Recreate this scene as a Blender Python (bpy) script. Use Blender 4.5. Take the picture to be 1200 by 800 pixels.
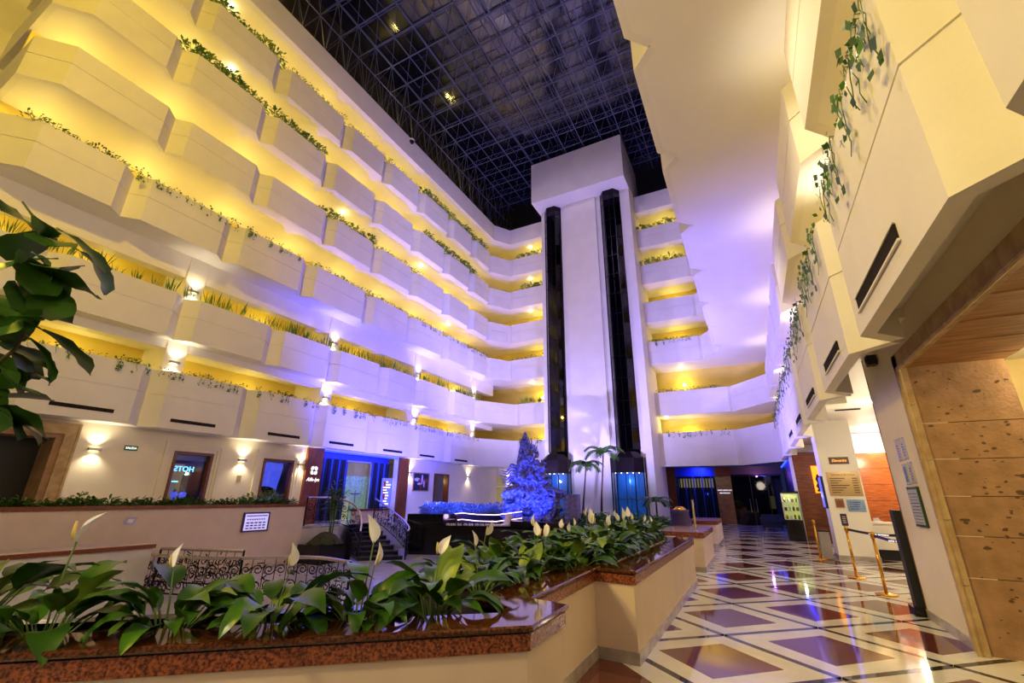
import bpy, math, random
from mathutils import Vector, Matrix
for o in list(bpy.data.objects): bpy.data.objects.remove(o)
SC = bpy.context.scene
COL = SC.collection
rnd = random.Random(7)
PI = math.pi

# ---------------------------------------------------------------- camera
cam_d = bpy.data.cameras.new('camera'); cam = bpy.data.objects.new('camera', cam_d); COL.objects.link(cam)
RX = Vector((0.88613267, 0.46333253, 0.00958468))
DN = Vector((-0.14511023, 0.29704942, -0.94377151))
FW = Vector((-0.44012716, 0.83491593, 0.33045949))
cam.matrix_world = Matrix(((RX.x, -DN.x, -FW.x, 0), (RX.y, -DN.y, -FW.y, 0), (RX.z, -DN.z, -FW.z, 1.6), (0, 0, 0, 1)))
cam_d.sensor_width = 36; cam_d.lens = 517.168 * 36 / 1200; cam_d.clip_start = 0.05; cam_d.clip_end = 300
SC.camera = cam

# ---------------------------------------------------------------- world and exposure
w = bpy.data.worlds.new('night'); SC.world = w; w.use_nodes = True
w.node_tree.nodes['Background'].inputs[0].default_value = (0.010, 0.014, 0.05, 1)
w.node_tree.nodes['Background'].inputs[1].default_value = 1.0
SC.view_settings.view_transform = 'Standard'; SC.view_settings.look = 'None'
SC.view_settings.exposure = 0.0; SC.view_settings.gamma = 1.0; SC.view_settings.use_curve_mapping = False

# ---------------------------------------------------------------- large lights (floods of the atrium and added fills)
def light(kind, name, loc, col, power, aim=None, size=1.0, angle=100, blend=0.6, radius=0.1):
    d = bpy.data.lights.new(name, kind); d.color = col; d.energy = power
    if kind == 'AREA': d.size = size
    else: d.shadow_soft_size = radius
    if kind == 'SPOT': d.spot_size = math.radians(angle); d.spot_blend = blend
    o = bpy.data.objects.new(name, d); COL.objects.link(o); o.location = loc
    if aim is not None:
        o.rotation_euler = (Vector(aim) - Vector(loc)).to_track_quat('-Z', 'Y').to_euler()
    return o
WARM = (1.0, 0.80, 0.42); YEL = (1.0, 0.80, 0.16); BLUE = (0.10, 0.12, 1.0); LAV = (0.72, 0.66, 1.0); WHITE = (1.0, 0.90, 0.74)
light('SPOT', 'flood_warm_left', (-5.0, -3.5, 15), (1.0, 0.67, 0.025), 4500, (-15.5, 4.0, 14), angle=100, blend=1.0, radius=0.4)
light('SPOT', 'flood_warm_right', (-9.0, -3.0, 9.0), (1.0, 0.69, 0.07), 3600, (1.4, 4.0, 5), angle=75, blend=1.0, radius=0.4)
light('POINT', 'fill_warm_low', (-4.5, -3.0, 5.0), (1.0, 0.80, 0.44), 950, radius=0.4)  # added fill for the lower walls, no fixture here
light('POINT', 'lobby_fill', (0.7, -2.2, 3.2), (1.0, 0.84, 0.70), 130, radius=0.5)  # added fill behind the camera without a fixture, brightens the planter wall
light('SPOT', 'soffit_fill', (-0.6, 5.0, 9.1), (1.0, 0.82, 0.52), 520, (1.2, 6.5, 0.0), angle=85, radius=0.12)  # this and the next are added fill spots without fixtures
light('SPOT', 'soffit_fill', (-0.6, 11.5, 9.1), (1.0, 0.82, 0.56), 420, (0.6, 12.0, 0.0), angle=85, radius=0.12)
light('SPOT', 'fill_roof_far', (-8, 10, 24.0), (0.55, 0.47, 1.0), 2400, (-8.0, 26, 6), angle=100, radius=0.3)  # added lavender fill for the far parapets and tower
light('SPOT', 'flood_blue_left', (-11.0, 15.7, 1.3), (0.09, 0.08, 1.0), 7000, (-16, 17.0, 7.0), angle=105, radius=0.15)
light('SPOT', 'flood_blue_tower', (-5.4, 19.0, 1.4), (0.40, 0.34, 1.0), 3600, (-8.0, 25.4, 13.0), angle=120, radius=0.05)
light('SPOT', 'flood_blue_tower', (-11.6, 19.6, 1.6), (0.40, 0.34, 1.0), 3600, (-9.0, 25.4, 14.0), angle=120, radius=0.05)
light('SPOT', 'flood_blue_right', (-5.0, 16.5, 1.3), (0.22, 0.18, 1.0), 5600, (1.5, 19.5, 9.0), angle=110, radius=0.15)

# ---------------------------------------------------------------- materials
def lin(h):
    h = h.lstrip('#'); r = []
    for i in (0, 2, 4):
        c = int(h[i:i+2], 16) / 255; r.append(c / 12.92 if c <= 0.04045 else ((c + 0.055) / 1.055) ** 2.4)
    return (*r, 1)
def mat(name, col, rough=0.6, metal=0.0, noise=0.0, nscale=8.0, bump=0.0, bscale=60.0, col2=None, emit=0.0, ecol=None, spec=0.5, stretch=None, transmission=0.0):
    m = bpy.data.materials.new(name); m.use_nodes = True
    nt = m.node_tree; b = nt.nodes['Principled BSDF']
    c = lin(col)
    b.inputs['Base Color'].default_value = c; b.inputs['Roughness'].default_value = rough
    b.inputs['Metallic'].default_value = metal; b.inputs['Specular IOR Level'].default_value = spec
    if transmission: b.inputs['Transmission Weight'].default_value = transmission
    if noise or col2 or bump:
        tc = nt.nodes.new('ShaderNodeTexCoord'); mp = nt.nodes.new('ShaderNodeMapping')
        nt.links.new(tc.outputs['Object'], mp.inputs['Vector'])
        if stretch: mp.inputs['Scale'].default_value = stretch
    if noise or col2:
        n = nt.nodes.new('ShaderNodeTexNoise'); n.inputs['Scale'].default_value = nscale; n.inputs['Detail'].default_value = 6
        nt.links.new(mp.outputs[0], n.inputs['Vector'])
        r = nt.nodes.new('ShaderNodeValToRGB')
        d = lin(col2) if col2 else tuple(x * (1 - noise) for x in c[:3]) + (1,)
        r.color_ramp.elements[0].color = d; r.color_ramp.elements[1].color = c
        r.color_ramp.elements[0].position = 0.38; r.color_ramp.elements[1].position = 0.62
        nt.links.new(n.outputs['Fac'], r.inputs[0]); nt.links.new(r.outputs[0], b.inputs['Base Color'])
    if bump:
        n2 = nt.nodes.new('ShaderNodeTexNoise'); n2.inputs['Scale'].default_value = bscale; n2.inputs['Detail'].default_value = 3
        nt.links.new(mp.outputs[0], n2.inputs['Vector'])
        bp = nt.nodes.new('ShaderNodeBump'); bp.inputs['Strength'].default_value = bump; bp.inputs['Distance'].default_value = 0.02
        nt.links.new(n2.outputs['Fac'], bp.inputs['Height']); nt.links.new(bp.outputs[0], b.inputs['Normal'])
    if emit:
        b.inputs['Emission Color'].default_value = lin(ecol or col); b.inputs['Emission Strength'].default_value = emit
    return m
def glass_mat(name, tint, mixv, rough=0.03):
    m = bpy.data.materials.new(name); m.use_nodes = True; nt = m.node_tree
    for n in list(nt.nodes):
        if n.type != 'OUTPUT_MATERIAL': nt.nodes.remove(n)
    out = [n for n in nt.nodes if n.type == 'OUTPUT_MATERIAL'][0]
    t = nt.nodes.new('ShaderNodeBsdfTransparent'); t.inputs[0].default_value = lin(tint)
    g = nt.nodes.new('ShaderNodeBsdfGlossy'); g.inputs['Roughness'].default_value = rough
    mx = nt.nodes.new('ShaderNodeMixShader'); fr = nt.nodes.new('ShaderNodeMath'); fr.operation = 'POWER'; fr.inputs[1].default_value = 4.0
    lw_ = nt.nodes.new('ShaderNodeLayerWeight'); lw_.inputs['Blend'].default_value = 0.5; nt.links.new(lw_.outputs['Facing'], fr.inputs[0])
    ma = nt.nodes.new('ShaderNodeMath'); ma.operation = 'ADD'; ma.inputs[1].default_value = mixv
    nt.links.new(fr.outputs[0], ma.inputs[0]); nt.links.new(ma.outputs[0], mx.inputs[0])
    nt.links.new(t.outputs[0], mx.inputs[1]); nt.links.new(g.outputs[0], mx.inputs[2]); nt.links.new(mx.outputs[0], out.inputs[0])
    return m
M = {}
M['paint'] = mat('cream_paint', '#ebe5d8', 0.62, noise=0.05, nscale=1.2, bump=0.06, bscale=45)
M['wallpaint'] = mat('wall_paint', '#eadfc4', 0.65, noise=0.05, nscale=1.5, bump=0.10, bscale=30)
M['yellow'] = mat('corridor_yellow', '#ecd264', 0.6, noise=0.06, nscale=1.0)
M['soffit'] = mat('soffit_white', '#efe9dd', 0.5, noise=0.03, nscale=0.8)
M['granite'] = mat('red_granite', '#9c5634', 0.24, noise=0.4, nscale=60, col2='#4a2218')
M['granite_top'] = mat('polished_granite', '#6a3c20', 0.06, nscale=60, col2='#341a0e')
M['planterwall'] = mat('planter_plaster', '#ddc6ac', 0.55, noise=0.06, nscale=3)
M['marble'] = mat('grey_marble', '#b9ada0', 0.2, noise=0.3, nscale=5)
M['tile_maroon'] = mat('maroon_tile', '#6b3326', 0.07, nscale=3, noise=0.3)
M['tile_white'] = mat('cream_marble', '#e2dcc6', 0.07, nscale=3, noise=0.10)
M['tile_dark'] = mat('dark_marble', '#2c2a2a', 0.07, nscale=6, noise=0.3)
M['grout'] = mat('grout', '#8d8478', 0.5)
M['sunken'] = mat('sunken_marble', '#d9d2c6', 0.12, noise=0.12, nscale=2)
M['black'] = mat('black_granite', '#141212', 0.12, noise=0.4, nscale=30)
M['iron'] = mat('black_iron', '#0c0b0b', 0.35, metal=0.6)
M['railtop'] = mat('rail_brass', '#d8c8b8', 0.25, metal=0.7)
M['gold'] = mat('gold_metal', '#e0a838', 0.18, metal=1.0)
M['steel'] = mat('brushed_steel', '#a9a6a2', 0.3, metal=0.9)
M['wood'] = mat('wood_panel', '#8a4a1e', 0.3, nscale=6, col2='#5e2c10', stretch=(14, 14, 0.6))
M['woodh'] = mat('wood_panel_horizontal', '#a4561c', 0.25, nscale=5, col2='#6e3410', stretch=(0.6, 0.6, 14))
M['frame'] = mat('wood_frame', '#74401f', 0.35, noise=0.3, nscale=12)
M['stone'] = mat('quarry_stone', '#a8805e', 0.75, nscale=5, noise=0.0, col2='#94704e', bump=0.3, bscale=25)
M['stonelight'] = mat('pale_quarry_stone', '#c0a478', 0.75, nscale=6, col2='#ac8c60', bump=0.4, bscale=60)
M['stoneceil'] = mat('stone_ceiling', '#b8895a', 0.7, nscale=5, col2='#96683c', bump=0.3, bscale=30, stretch=(0.5, 3, 3))
M['pit'] = mat('stone_pit', '#5b4632', 0.9)
M['shaftglass'] = glass_mat('tinted_glass', '#5a5670', 0.05)
M['glass'] = glass_mat('clear_glass', '#dfe8e8', 0.03)
M['roofglass'] = glass_mat('roof_glass', '#3a4478', 0.20, 0.14)
M['bronze'] = mat('dark_bronze', '#20161a', 0.3, metal=0.7)
M['dark'] = mat('dark_void', '#0c0c10', 0.5)
M['darkblue'] = mat('dark_blue_wash', '#101a4c', 0.4)
M['truss'] = mat('truss_steel', '#5e6276', 0.45, metal=0.2)
M['roofside'] = mat('roof_upstand', '#1c1a20', 0.6)
M['leaf'] = mat('leaf_green', '#47761a', 0.32, noise=0.35, nscale=7)
M['leafdark'] = mat('leaf_dark_green', '#325814', 0.35, noise=0.3, nscale=6)
M['leaflight'] = mat('leaf_pale_green', '#7c982e', 0.4, noise=0.3, nscale=6)
M['leafbluewash'] = mat('leaf_blue_wash', '#93a5a8', 0.4, noise=0.4, nscale=8)  # green leaf paled in colour so the blue light shows on it
M['stem'] = mat('stem_green', '#56702a', 0.5)
M['bark'] = mat('bark', '#4a3a28', 0.85, noise=0.4, nscale=20)
M['spathe'] = mat('white_spathe', '#f6f2f4', 0.45, noise=0.08, nscale=10)
M['spadix'] = mat('yellow_spadix', '#d9c06a', 0.6)
M['soil'] = mat('dark_soil', '#2a1a10', 0.95, noise=0.5, nscale=25, bump=0.6)
M['pebble'] = mat('white_pebbles', '#d8cdb8', 0.6, noise=0.3, nscale=20)
M['driftwood'] = mat('carved_wood_blue_wash', '#8e8cb0', 0.55, nscale=9, col2='#3a3860', bump=0.5, bscale=25)  # pale wood with part of the blue light put into its colour
M['curtain'] = mat('dark_curtain', '#0a0c18', 0.6)
M['curtainblue'] = mat('blue_curtain', '#27407c', 0.5)
M['vent'] = mat('vent_dark', '#2a241e', 0.9, spec=0.1)
M['white'] = mat('white_lacquer', '#ece6da', 0.3)
M['purple'] = mat('purple_fabric', '#3a2452', 0.5)
M['velvet'] = mat('dark_blue_upholstery', '#0e1526', 0.6)
M['lamp'] = mat('lamp_white', '#fff4d8', 0.4, emit=14, ecol='#fff0c0')
M['lampdim'] = mat('lamp_soft', '#fff4d8', 0.4, emit=5, ecol='#fff0d0')
M['ledblue'] = mat('led_blue', '#2040ff', 0.4, emit=6, ecol='#2038ff')
M['ledwhite'] = mat('led_white', '#ffffff', 0.4, emit=3.2, ecol='#ffc8f0')
M['orange'] = mat('lit_orange', '#ffb020', 0.4, emit=1.6, ecol='#ff9a18')
M['green'] = mat('exit_green', '#1c6a34', 0.4)
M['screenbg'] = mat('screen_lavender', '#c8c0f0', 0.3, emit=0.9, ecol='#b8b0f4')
M['screenblue'] = mat('screen_blue', '#6a70e0', 0.3, emit=1.2, ecol='#5058e8')
M['ink'] = mat('ink_violet', '#30206a', 0.5)
M['inkdark'] = mat('ink_dark', '#3a2c20', 0.5)
M['letter'] = mat('white_letters', '#ffffff', 0.4, emit=1.5)
M['neon'] = mat('blue_neon_letters', '#60c0ff', 0.4, emit=3, ecol='#60b8ff')
M['brass'] = mat('brass_plate', '#b89a6c', 0.3, metal=0.6)
M['plaqueblue'] = mat('blue_plaque', '#8fb0dc', 0.25, noise=0.4, nscale=4)
M['plaquered'] = mat('dark_red_plaque', '#4a1408', 0.4)
M['copper'] = mat('copper_plaque', '#9a6248', 0.4, metal=0.4)
M['acrylic'] = mat('paper_lilac', '#b8b4d8', 0.3)
M['tealglow'] = mat('cab_interior', '#1f5a98', 0.4, emit=0.35, ecol='#1458b8')
M['picture'] = mat('canvas_dark', '#22283c', 0.5, noise=0.5, nscale=3)
M['picred'] = mat('canvas_red', '#a8281c', 0.5)
M['picwhite'] = mat('canvas_white', '#d0c8d8', 0.5)
M['belt'] = mat('dark_belt', '#2c1c34', 0.6)
M['beltblue'] = mat('blue_belt', '#2a1c98', 0.6)
M['certgreen'] = mat('green_frame', '#1e4034', 0.3)
M['paper'] = mat('paper', '#b8bcc0', 0.5)
M['kioskglow'] = mat('kiosk_back', '#e8e090', 0.4, emit=0.8, ecol='#d8d070')

# ---------------------------------------------------------------- mesh helpers
class MB:
    def __init__(s): s.v = []; s.f = []
    def box(s, x0, y0, z0, x1, y1, z1):
        n = len(s.v); e = 0.0003*((len(s.f)//6) % 7); x0 -= e; y0 -= e; z0 -= e; x1 += e; y1 += e; z1 += e
        s.v += [(x0,y0,z0),(x1,y0,z0),(x1,y1,z0),(x0,y1,z0),(x0,y0,z1),(x1,y0,z1),(x1,y1,z1),(x0,y1,z1)]
        s.f += [(n,n+3,n+2,n+1),(n+4,n+5,n+6,n+7),(n,n+1,n+5,n+4),(n+1,n+2,n+6,n+5),(n+2,n+3,n+7,n+6),(n+3,n,n+4,n+7)]
        return s
    def bar(s, a, b, r=0.02, n=6, r2=None, cap=True):
        a = Vector(a); b = Vector(b); d = b - a
        if d.length < 1e-6: return s
        d.normalize(); u = d.orthogonal().normalized(); v = d.cross(u); k = len(s.v)
        r2 = r if r2 is None else r2
        for i in range(n):
            t = 2 * PI * i / n; o = u * math.cos(t) + v * math.sin(t)
            s.v.append(tuple(a + o * r)); s.v.append(tuple(b + o * r2))
        for i in range(n):
            j = (i + 1) % n; s.f.append((k+2*i, k+2*j, k+2*j+1, k+2*i+1))
        if cap:
            s.f.append(tuple(k+2*i for i in reversed(range(n)))); s.f.append(tuple(k+2*i+1 for i in range(n)))
        return s
    def tube(s, pts, r=0.02, n=6, rads=None):
        P = [Vector(p) for p in pts]; k = len(s.v); m = len(P)
        up = Vector((0.13, 0.21, 0.97))
        for i, p in enumerate(P):
            d = (P[min(i+1, m-1)] - P[max(i-1, 0)]).normalized()
            u = d.cross(up); 
            if u.length < 1e-3: u = d.orthogonal()
            u.normalize(); v = d.cross(u); rr = rads[i] if rads else r
            for j in range(n):
                t = 2*PI*j/n; s.v.append(tuple(p + (u*math.cos(t)+v*math.sin(t))*rr))
        for i in range(m-1):
            for j in range(n):
                q = (j+1) % n; s.f.append((k+i*n+j, k+i*n+q, k+(i+1)*n+q, k+(i+1)*n+j))
        s.f.append(tuple(k+j for j in reversed(range(n)))); s.f.append(tuple(k+(m-1)*n+j for j in range(n)))
        return s
    def prism(s, poly, z0, z1):
        k = len(s.v); n = len(poly)
        s.v += [(p[0], p[1], z0) for p in poly] + [(p[0], p[1], z1) for p in poly]
        s.f.append(tuple(k+i for i in reversed(range(n)))); s.f.append(tuple(k+n+i for i in range(n)))
        for i in range(n):
            j = (i+1) % n; s.f.append((k+i, k+j, k+n+j, k+n+i))
        return s
    def lathe(s, cx, cy, prof, n=16):
        k = len(s.v); m = len(prof)
        for r, z in prof:
            for j in range(n): s.v.append((cx + r*math.cos(2*PI*j/n), cy + r*math.sin(2*PI*j/n), z))
        for i in range(m-1):
            for j in range(n):
                q = (j+1) % n; s.f.append((k+i*n+j, k+i*n+q, k+(i+1)*n+q, k+(i+1)*n+j))
        s.f.append(tuple(k+j for j in reversed(range(n)))); s.f.append(tuple(k+(m-1)*n+j for j in range(n)))
        return s
    def quad(s, *p):
        k = len(s.v); s.v += [tuple(q) for q in p]; s.f.append(tuple(range(k, k+len(p)))); return s
    def grid(s, rows):
        k = len(s.v); n = len(rows[0])
        for r in rows: s.v += [tuple(p) for p in r]
        for i in range(len(rows)-1):
            for j in range(n-1): s.f.append((k+i*n+j, k+i*n+j+1, k+(i+1)*n+j+1, k+(i+1)*n+j))
        return s
    def sweep(s, pts, prof, closed_ends=True):
        # pts: xy polyline; prof: (outward offset, z) loop; outward = right-hand side of travel
        m = len(pts); k = len(s.v); n = len(prof)
        for i, p in enumerate(pts):
            a = Vector(pts[max(i-1,0)]); b = Vector(pts[min(i+1,m-1)]); c = Vector(p)
            d1 = (c-a).normalized() if i > 0 else (b-c).normalized(); d2 = (b-c).normalized() if i < m-1 else d1
            n1 = Vector((d1.y,-d1.x)); n2 = Vector((d2.y,-d2.x)); nn = (n1+n2); nn = nn / max(0.3, (1 + n1.dot(n2)))
            for o, z in prof: s.v.append((c.x+nn.x*o, c.y+nn.y*o, z))
        for i in range(m-1):
            for j in range(n):
                q = (j+1) % n; s.f.append((k+i*n+j, k+(i+1)*n+j, k+(i+1)*n+q, k+i*n+q))
        s.f.append(tuple(k+j for j in range(n))); s.f.append(tuple(k+(m-1)*n+j for j in reversed(range(n))))
        return s
    def mesh(s, name, m, smooth=False):
        me = bpy.data.meshes.new(name); me.from_pydata(s.v, [], s.f); me.materials.append(m)
        if smooth:
            for p in me.polygons: p.use_smooth = True
        me.update(); return me
    def build(s, name, m, parent=None, smooth=False, loc=None):
        return link(name, s.mesh(name, m, smooth), parent, loc)
def link(name, me, parent=None, loc=None):
    o = bpy.data.objects.new(name, me); COL.objects.link(o)
    if parent is not None: o.parent = parent
    if loc is not None: o.location = loc
    return o
def tag(o, label, cat, group=None):
    o['label'] = label; o['category'] = cat
    if group: o['group'] = group
    return o
def thing(name, label, cat, loc=(0,0,0), rz=0, group=None):
    o = bpy.data.objects.new(name, None); COL.objects.link(o); o.location = loc; o.rotation_euler = (0,0,rz)
    o.empty_display_size = 0.2
    return tag(o, label, cat, group)
def struct(o): o['kind'] = 'structure'; return o
def stuff(o): o['kind'] = 'stuff'; return o
def bx(name, m, a, b, parent=None):
    # box mesh whose origin is at its base centre
    return MB().box(min(a[0],b[0]),min(a[1],b[1]),min(a[2],b[2]),max(a[0],b[0]),max(a[1],b[1]),max(a[2],b[2])).build(name, m, parent)
def text_mesh(txt, size, m, name, parent, mw, ext=0.004, align='CENTER', shear=0.0):
    c = bpy.data.curves.new(name, 'FONT'); c.body = txt; c.size = size; c.extrude = ext; c.align_x = align; c.align_y = 'CENTER'; c.shear = shear
    t = bpy.data.objects.new('tmp_text', c); COL.objects.link(t)
    dg = bpy.context.evaluated_depsgraph_get(); me = bpy.data.meshes.new_from_object(t.evaluated_get(dg))
    bpy.data.objects.remove(t); bpy.data.curves.remove(c)
    me.materials.clear(); me.materials.append(m); me.transform(mw)
    return link(name, me, parent)
def frame_mat(origin, ux, uz):
    # matrix mapping text x->ux, y->uz, z->normal
    ux = Vector(ux).normalized(); uz = Vector(uz).normalized(); n = ux.cross(uz)
    return Matrix(((ux.x,uz.x,n.x,origin[0]),(ux.y,uz.y,n.y,origin[1]),(ux.z,uz.z,n.z,origin[2]),(0,0,0,1)))
def wall_x(name, m, x0, x1, y0, y1, z0, z1, holes, parent=None):
    ys = sorted({y0, y1} | {h[0] for h in holes} | {h[1] for h in holes}); zs = sorted({z0, z1} | {h[2] for h in holes} | {h[3] for h in holes})
    b = MB()
    for a, c in zip(ys, ys[1:]):
        for d, e in zip(zs, zs[1:]):
            if any(h[0] <= a and c <= h[1] and h[2] <= d and e <= h[3] for h in holes): continue
            b.box(x0, a, d, x1, c, e)
    return b.build(name, m, parent)
def wall_y(name, m, y0, y1, x0, x1, z0, z1, holes, parent=None):
    xs = sorted({x0, x1} | {h[0] for h in holes} | {h[1] for h in holes}); zs = sorted({z0, z1} | {h[2] for h in holes} | {h[3] for h in holes})
    b = MB()
    for a, c in zip(xs, xs[1:]):
        for d, e in zip(zs, zs[1:]):
            if any(h[0] <= a and c <= h[1] and h[2] <= d and e <= h[3] for h in holes): continue
            b.box(a, y0, d, c, y1, e)
    return b.build(name, m, parent)

# ---------------------------------------------------------------- floors
floor = struct(MB().box(-1.9, -6, -0.65, 9, 35, -0.022).build('floor', M['grout']))
PX, PY = 2.16, 1.97
IX, IY, DW = 0.60, 0.60, 0.05
A_, B_ = PX/2, PY/2
mar = MB().prism([(IX,0),(0,IY),(-IX,0),(0,-IY)], -0.02, 0.0).mesh('tile', M['tile_maroon'])
q = 0.94
def strip_mesh(sx, sy):
    o1 = (sx*A_*q, 0); o2 = (0, sy*B_*q); i2 = (0, sy*(IY+0.006)); i1 = (sx*(IX+0.006), 0)
    p = [o1, o2, i2, i1]
    if sx*sy < 0: p.reverse()
    return MB().prism(p, -0.02, 0.0).mesh('border_strip', M['tile_white'])
strips = [strip_mesh(a, b) for a in (1,-1) for b in (1,-1)]
def dark_mesh(sx):
    d = Vector((sx*A_, -B_)); n = Vector((d.y, -d.x)).normalized()*DW; a = Vector((0, B_)); e = 0.03
    p = [a+n+d*e, a-n+d*e, a+d*(1-e)-n, a+d*(1-e)+n]
    if sx > 0: p.reverse()
    return MB().prism([tuple(v) for v in p], -0.021, -0.0005).mesh('dark_strip', M['tile_dark'])
darks = [dark_mesh(1), dark_mesh(-1)]
cells = []
for i in range(-1, 8):
    for j in range(-1, 32):
        cx = -0.61 + i*A_; cy = 5.875 + j*B_
        if (i + j) % 2: continue
        if cx > 6.5 or cy > 34 or cy < 3.5: continue
        if cx > 3.2 and cy < 8: continue
        cells.append((cx, cy))
cells.sort(key=lambda c: c[0]**2 + c[1]**2)
nb = 0; far = MB()
for cx, cy in cells:
    link('maroon_tile', mar, floor, (cx, cy, 0))
    for me in strips:
        if nb < 296: link('border_strip', me, floor, (cx, cy, 0)); nb += 1
        else:
            k = len(far.v); far.v += [(v.co.x+cx, v.co.y+cy, v.co.z) for v in me.vertices]; far.f += [tuple(k+i for i in p.vertices) for p in me.polygons]
    for me in darks: link('dark_strip', me, floor, (cx, cy, 0))
if far.v: stuff(far.build('border_strips_far', M['tile_white'], floor))
sunk = struct(MB().box(-13.4, -6, -0.7, -1.9, 30, -0.5).build('floor_sunken', M['sunken']))
walk = struct(MB().prism([(-20,-6),(-13.75,-6),(-13.75,12.6),(-14.5,13.7),(-14.75,15.3),(-13.4,16.6),(-12,18),(-12,30),(-20,30)], -0.6, 0.5).build('floor_walkway', M['sunken']))

# ---------------------------------------------------------------- balcony levels
TH = 0.14
def para_prof(z0, z1):
    zm = z0 + (z1-z0)*0.56
    return [(0,z0),(0,zm-0.012),(-0.02,zm-0.012),(-0.02,zm+0.012),(0,zm+0.012),(0,z1),(-TH,z1),(-TH,z0)]
def parapet(parent, pts, z0, z1):
    MB().sweep(pts, para_prof(z0, z1)).build('parapet', M['paint'], parent)
def bays(xf, sgn, notches, d=0.34, f=0.36):
    # sgn +1: faces +x (left side), travelling so that outward is on the right: decreasing... handled by order
    out = []
    for a, b in zip(notches, notches[1:]):
        out.append([(xf - sgn*d, a), (xf, a+f), (xf, b-f), (xf - sgn*d, b)])
    return out
LV = {1:(3.43,5.15), 2:(6.22,7.65), 3:(9.25,10.7), 4:(12.0,13.4), 5:(14.7,16.1), 6:(17.4,18.8)}
RF = (20.2, 21.5)
wall_left = struct(wall_x('wall_left', M['wallpaint'], -16.5, -16.2, 1.0, 28.7, 0.5, 3.75,
    [(1.5,5.05,0.5,3.05), (7.79,9.0,1.2,2.86), (10.84,12.13,1.2,2.86), (13.45,18.25,0.5,3.42), (21.4,22.7,0.5,2.72)]))
wall_right = struct(wall_x('wall_right', M['wallpaint'], 1.95, 2.25, -4, 9.25, 0, 3.86, [(-2.5,7.42,0,3.27)]))
wall_back = struct(wall_y('wall_back', M['wallpaint'], 28.7, 29.0, -17, -11.0, 0.5, 3.75, [(-16.75,-15.5,1.2,2.97), (-14.95,-13.8,1.2,2.97)]))
NL = {1:[0.4,3.4,6.45,9.45,12.45,15.5,18.5,21.5,24.6]}
NL[2] = [0.4,3.4,6.75,9.9,12.75,15.8,18.6,21.6,24.6]
NL[3] = [1.9,4.4,7.35,10.5,13.9,17.0,20.1,22.8,25.2]
NL[4] = [1.9,4.9,7.9,11.1,14.0,16.9,19.9,22.7,25.2]
NL[5] = [1.9,4.5,7.6,10.6,13.7,16.7,19.7,22.6,25.2]
NL[6] = [1.9,4.6,7.7,11.2,14.0,16.9,19.9,22.7,25.2]
NR = [-3.3,-0.3,2.78,6.2,9.3,12.4,15.5,18.6,21.7,24.8]
def slab(parent, poly, z0, z1): MB().prism(poly, z0, z1).build('slab', M['soffit'], parent)
for L in range(1, 7):
    z0, z1 = LV[L]
    xl = -15.5 if L <= 2 else -15.05
    # left: travel -y so that outward (right of travel) is +x ... right of (0,-1) is (-1,0); so travel +y gives right=(+1,0)
    outline = []
    for p in bays(xl, 1, NL[L]):
        parapet(wall_left, p, z0, z1); outline += p
    ys = NL[L][0]
    if L > 2:
        parapet(wall_left, [(-20.0, 1.55), (-15.7, 1.55), (xl-0.34, 1.9)], z0, z1)
    # corner to back wall
    if L <= 2: bp = [[(xl-0.34, 24.6), (xl-0.1, 25.0), (-14.2, 27.1), (-13.9, 27.3)], [(-13.9,27.3),(-13.7,27.2),(-11.05,27.2)]]
    else: bp = [[(xl-0.34, 25.2), (xl, 25.4), (-14.4, 26.5), (-14.2, 26.7)], [(-14.2,26.7),(-14.0,26.6),(-11.05,26.6)]]
    for p in bp: parapet(wall_left, p, z0, z1); outline += p
    xi = lambda p: (p[0]-0.06, p[1]) 
    inner = [(p[0]-0.05, p[1]+(0.05 if p[1] > 25.2 else 0)) for p in outline]
    pl = [(-20.0, ys)] if L <= 2 else [(-20.0, 1.62), (-15.7, 1.62)]
    slab(wall_left, pl + inner + [(-11.05, 31), (-20, 31)], z0+0.004, z0+0.3)
    # corridor back wall
    xc = -18.0 if L <= 2 else -17.3
    top = (LV[L+1][0] if L < 6 else RF[0]) + 0.01
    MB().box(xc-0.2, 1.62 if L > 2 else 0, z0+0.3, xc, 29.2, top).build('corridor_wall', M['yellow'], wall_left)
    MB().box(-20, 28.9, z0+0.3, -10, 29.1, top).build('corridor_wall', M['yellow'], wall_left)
    # right side
    xr = 1.27 if L <= 2 else -0.9
    outr = []
    for p in bays(xr, -1, NR):
        p2 = list(reversed(p)); parapet(wall_right, p2, z0 if L > 1 else 3.3, z1 if L > 1 else 5.2); outr = p2 + outr
    if L <= 2: cp = [[(-4.7,27.6),(-0.6,27.6)], [(-0.6,27.6),(-0.45,27.7),(1.2,25.6),(1.61,24.8)]]
    else: cp = [[(-4.7,26.9),(-1.75,26.9)], [(-1.75,26.9),(-1.6,27.0),(-0.85,25.9),(-0.56,24.8)]]
    allp = []
    for p in cp: parapet(wall_right, p, z0 if L > 1 else 3.3, z1 if L > 1 else 5.2); allp += p
    allp += outr
    inner = [(p[0]+0.05, p[1]+(0.05 if p[1] > 25.2 else 0)) for p in allp]
    zz = z0 if L > 1 else 3.86
    slab(wall_right, inner + [(9, -3.3), (9, 36), (-4.7, 36)], zz+0.004, zz+0.3)
    xc = 3.6
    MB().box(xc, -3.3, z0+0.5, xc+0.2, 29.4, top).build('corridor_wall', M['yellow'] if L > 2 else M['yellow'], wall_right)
    MB().box(-4.7, 29.2, z0+0.5, 3.6, 29.4, top).build('corridor_wall', M['yellow'], wall_right)
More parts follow.
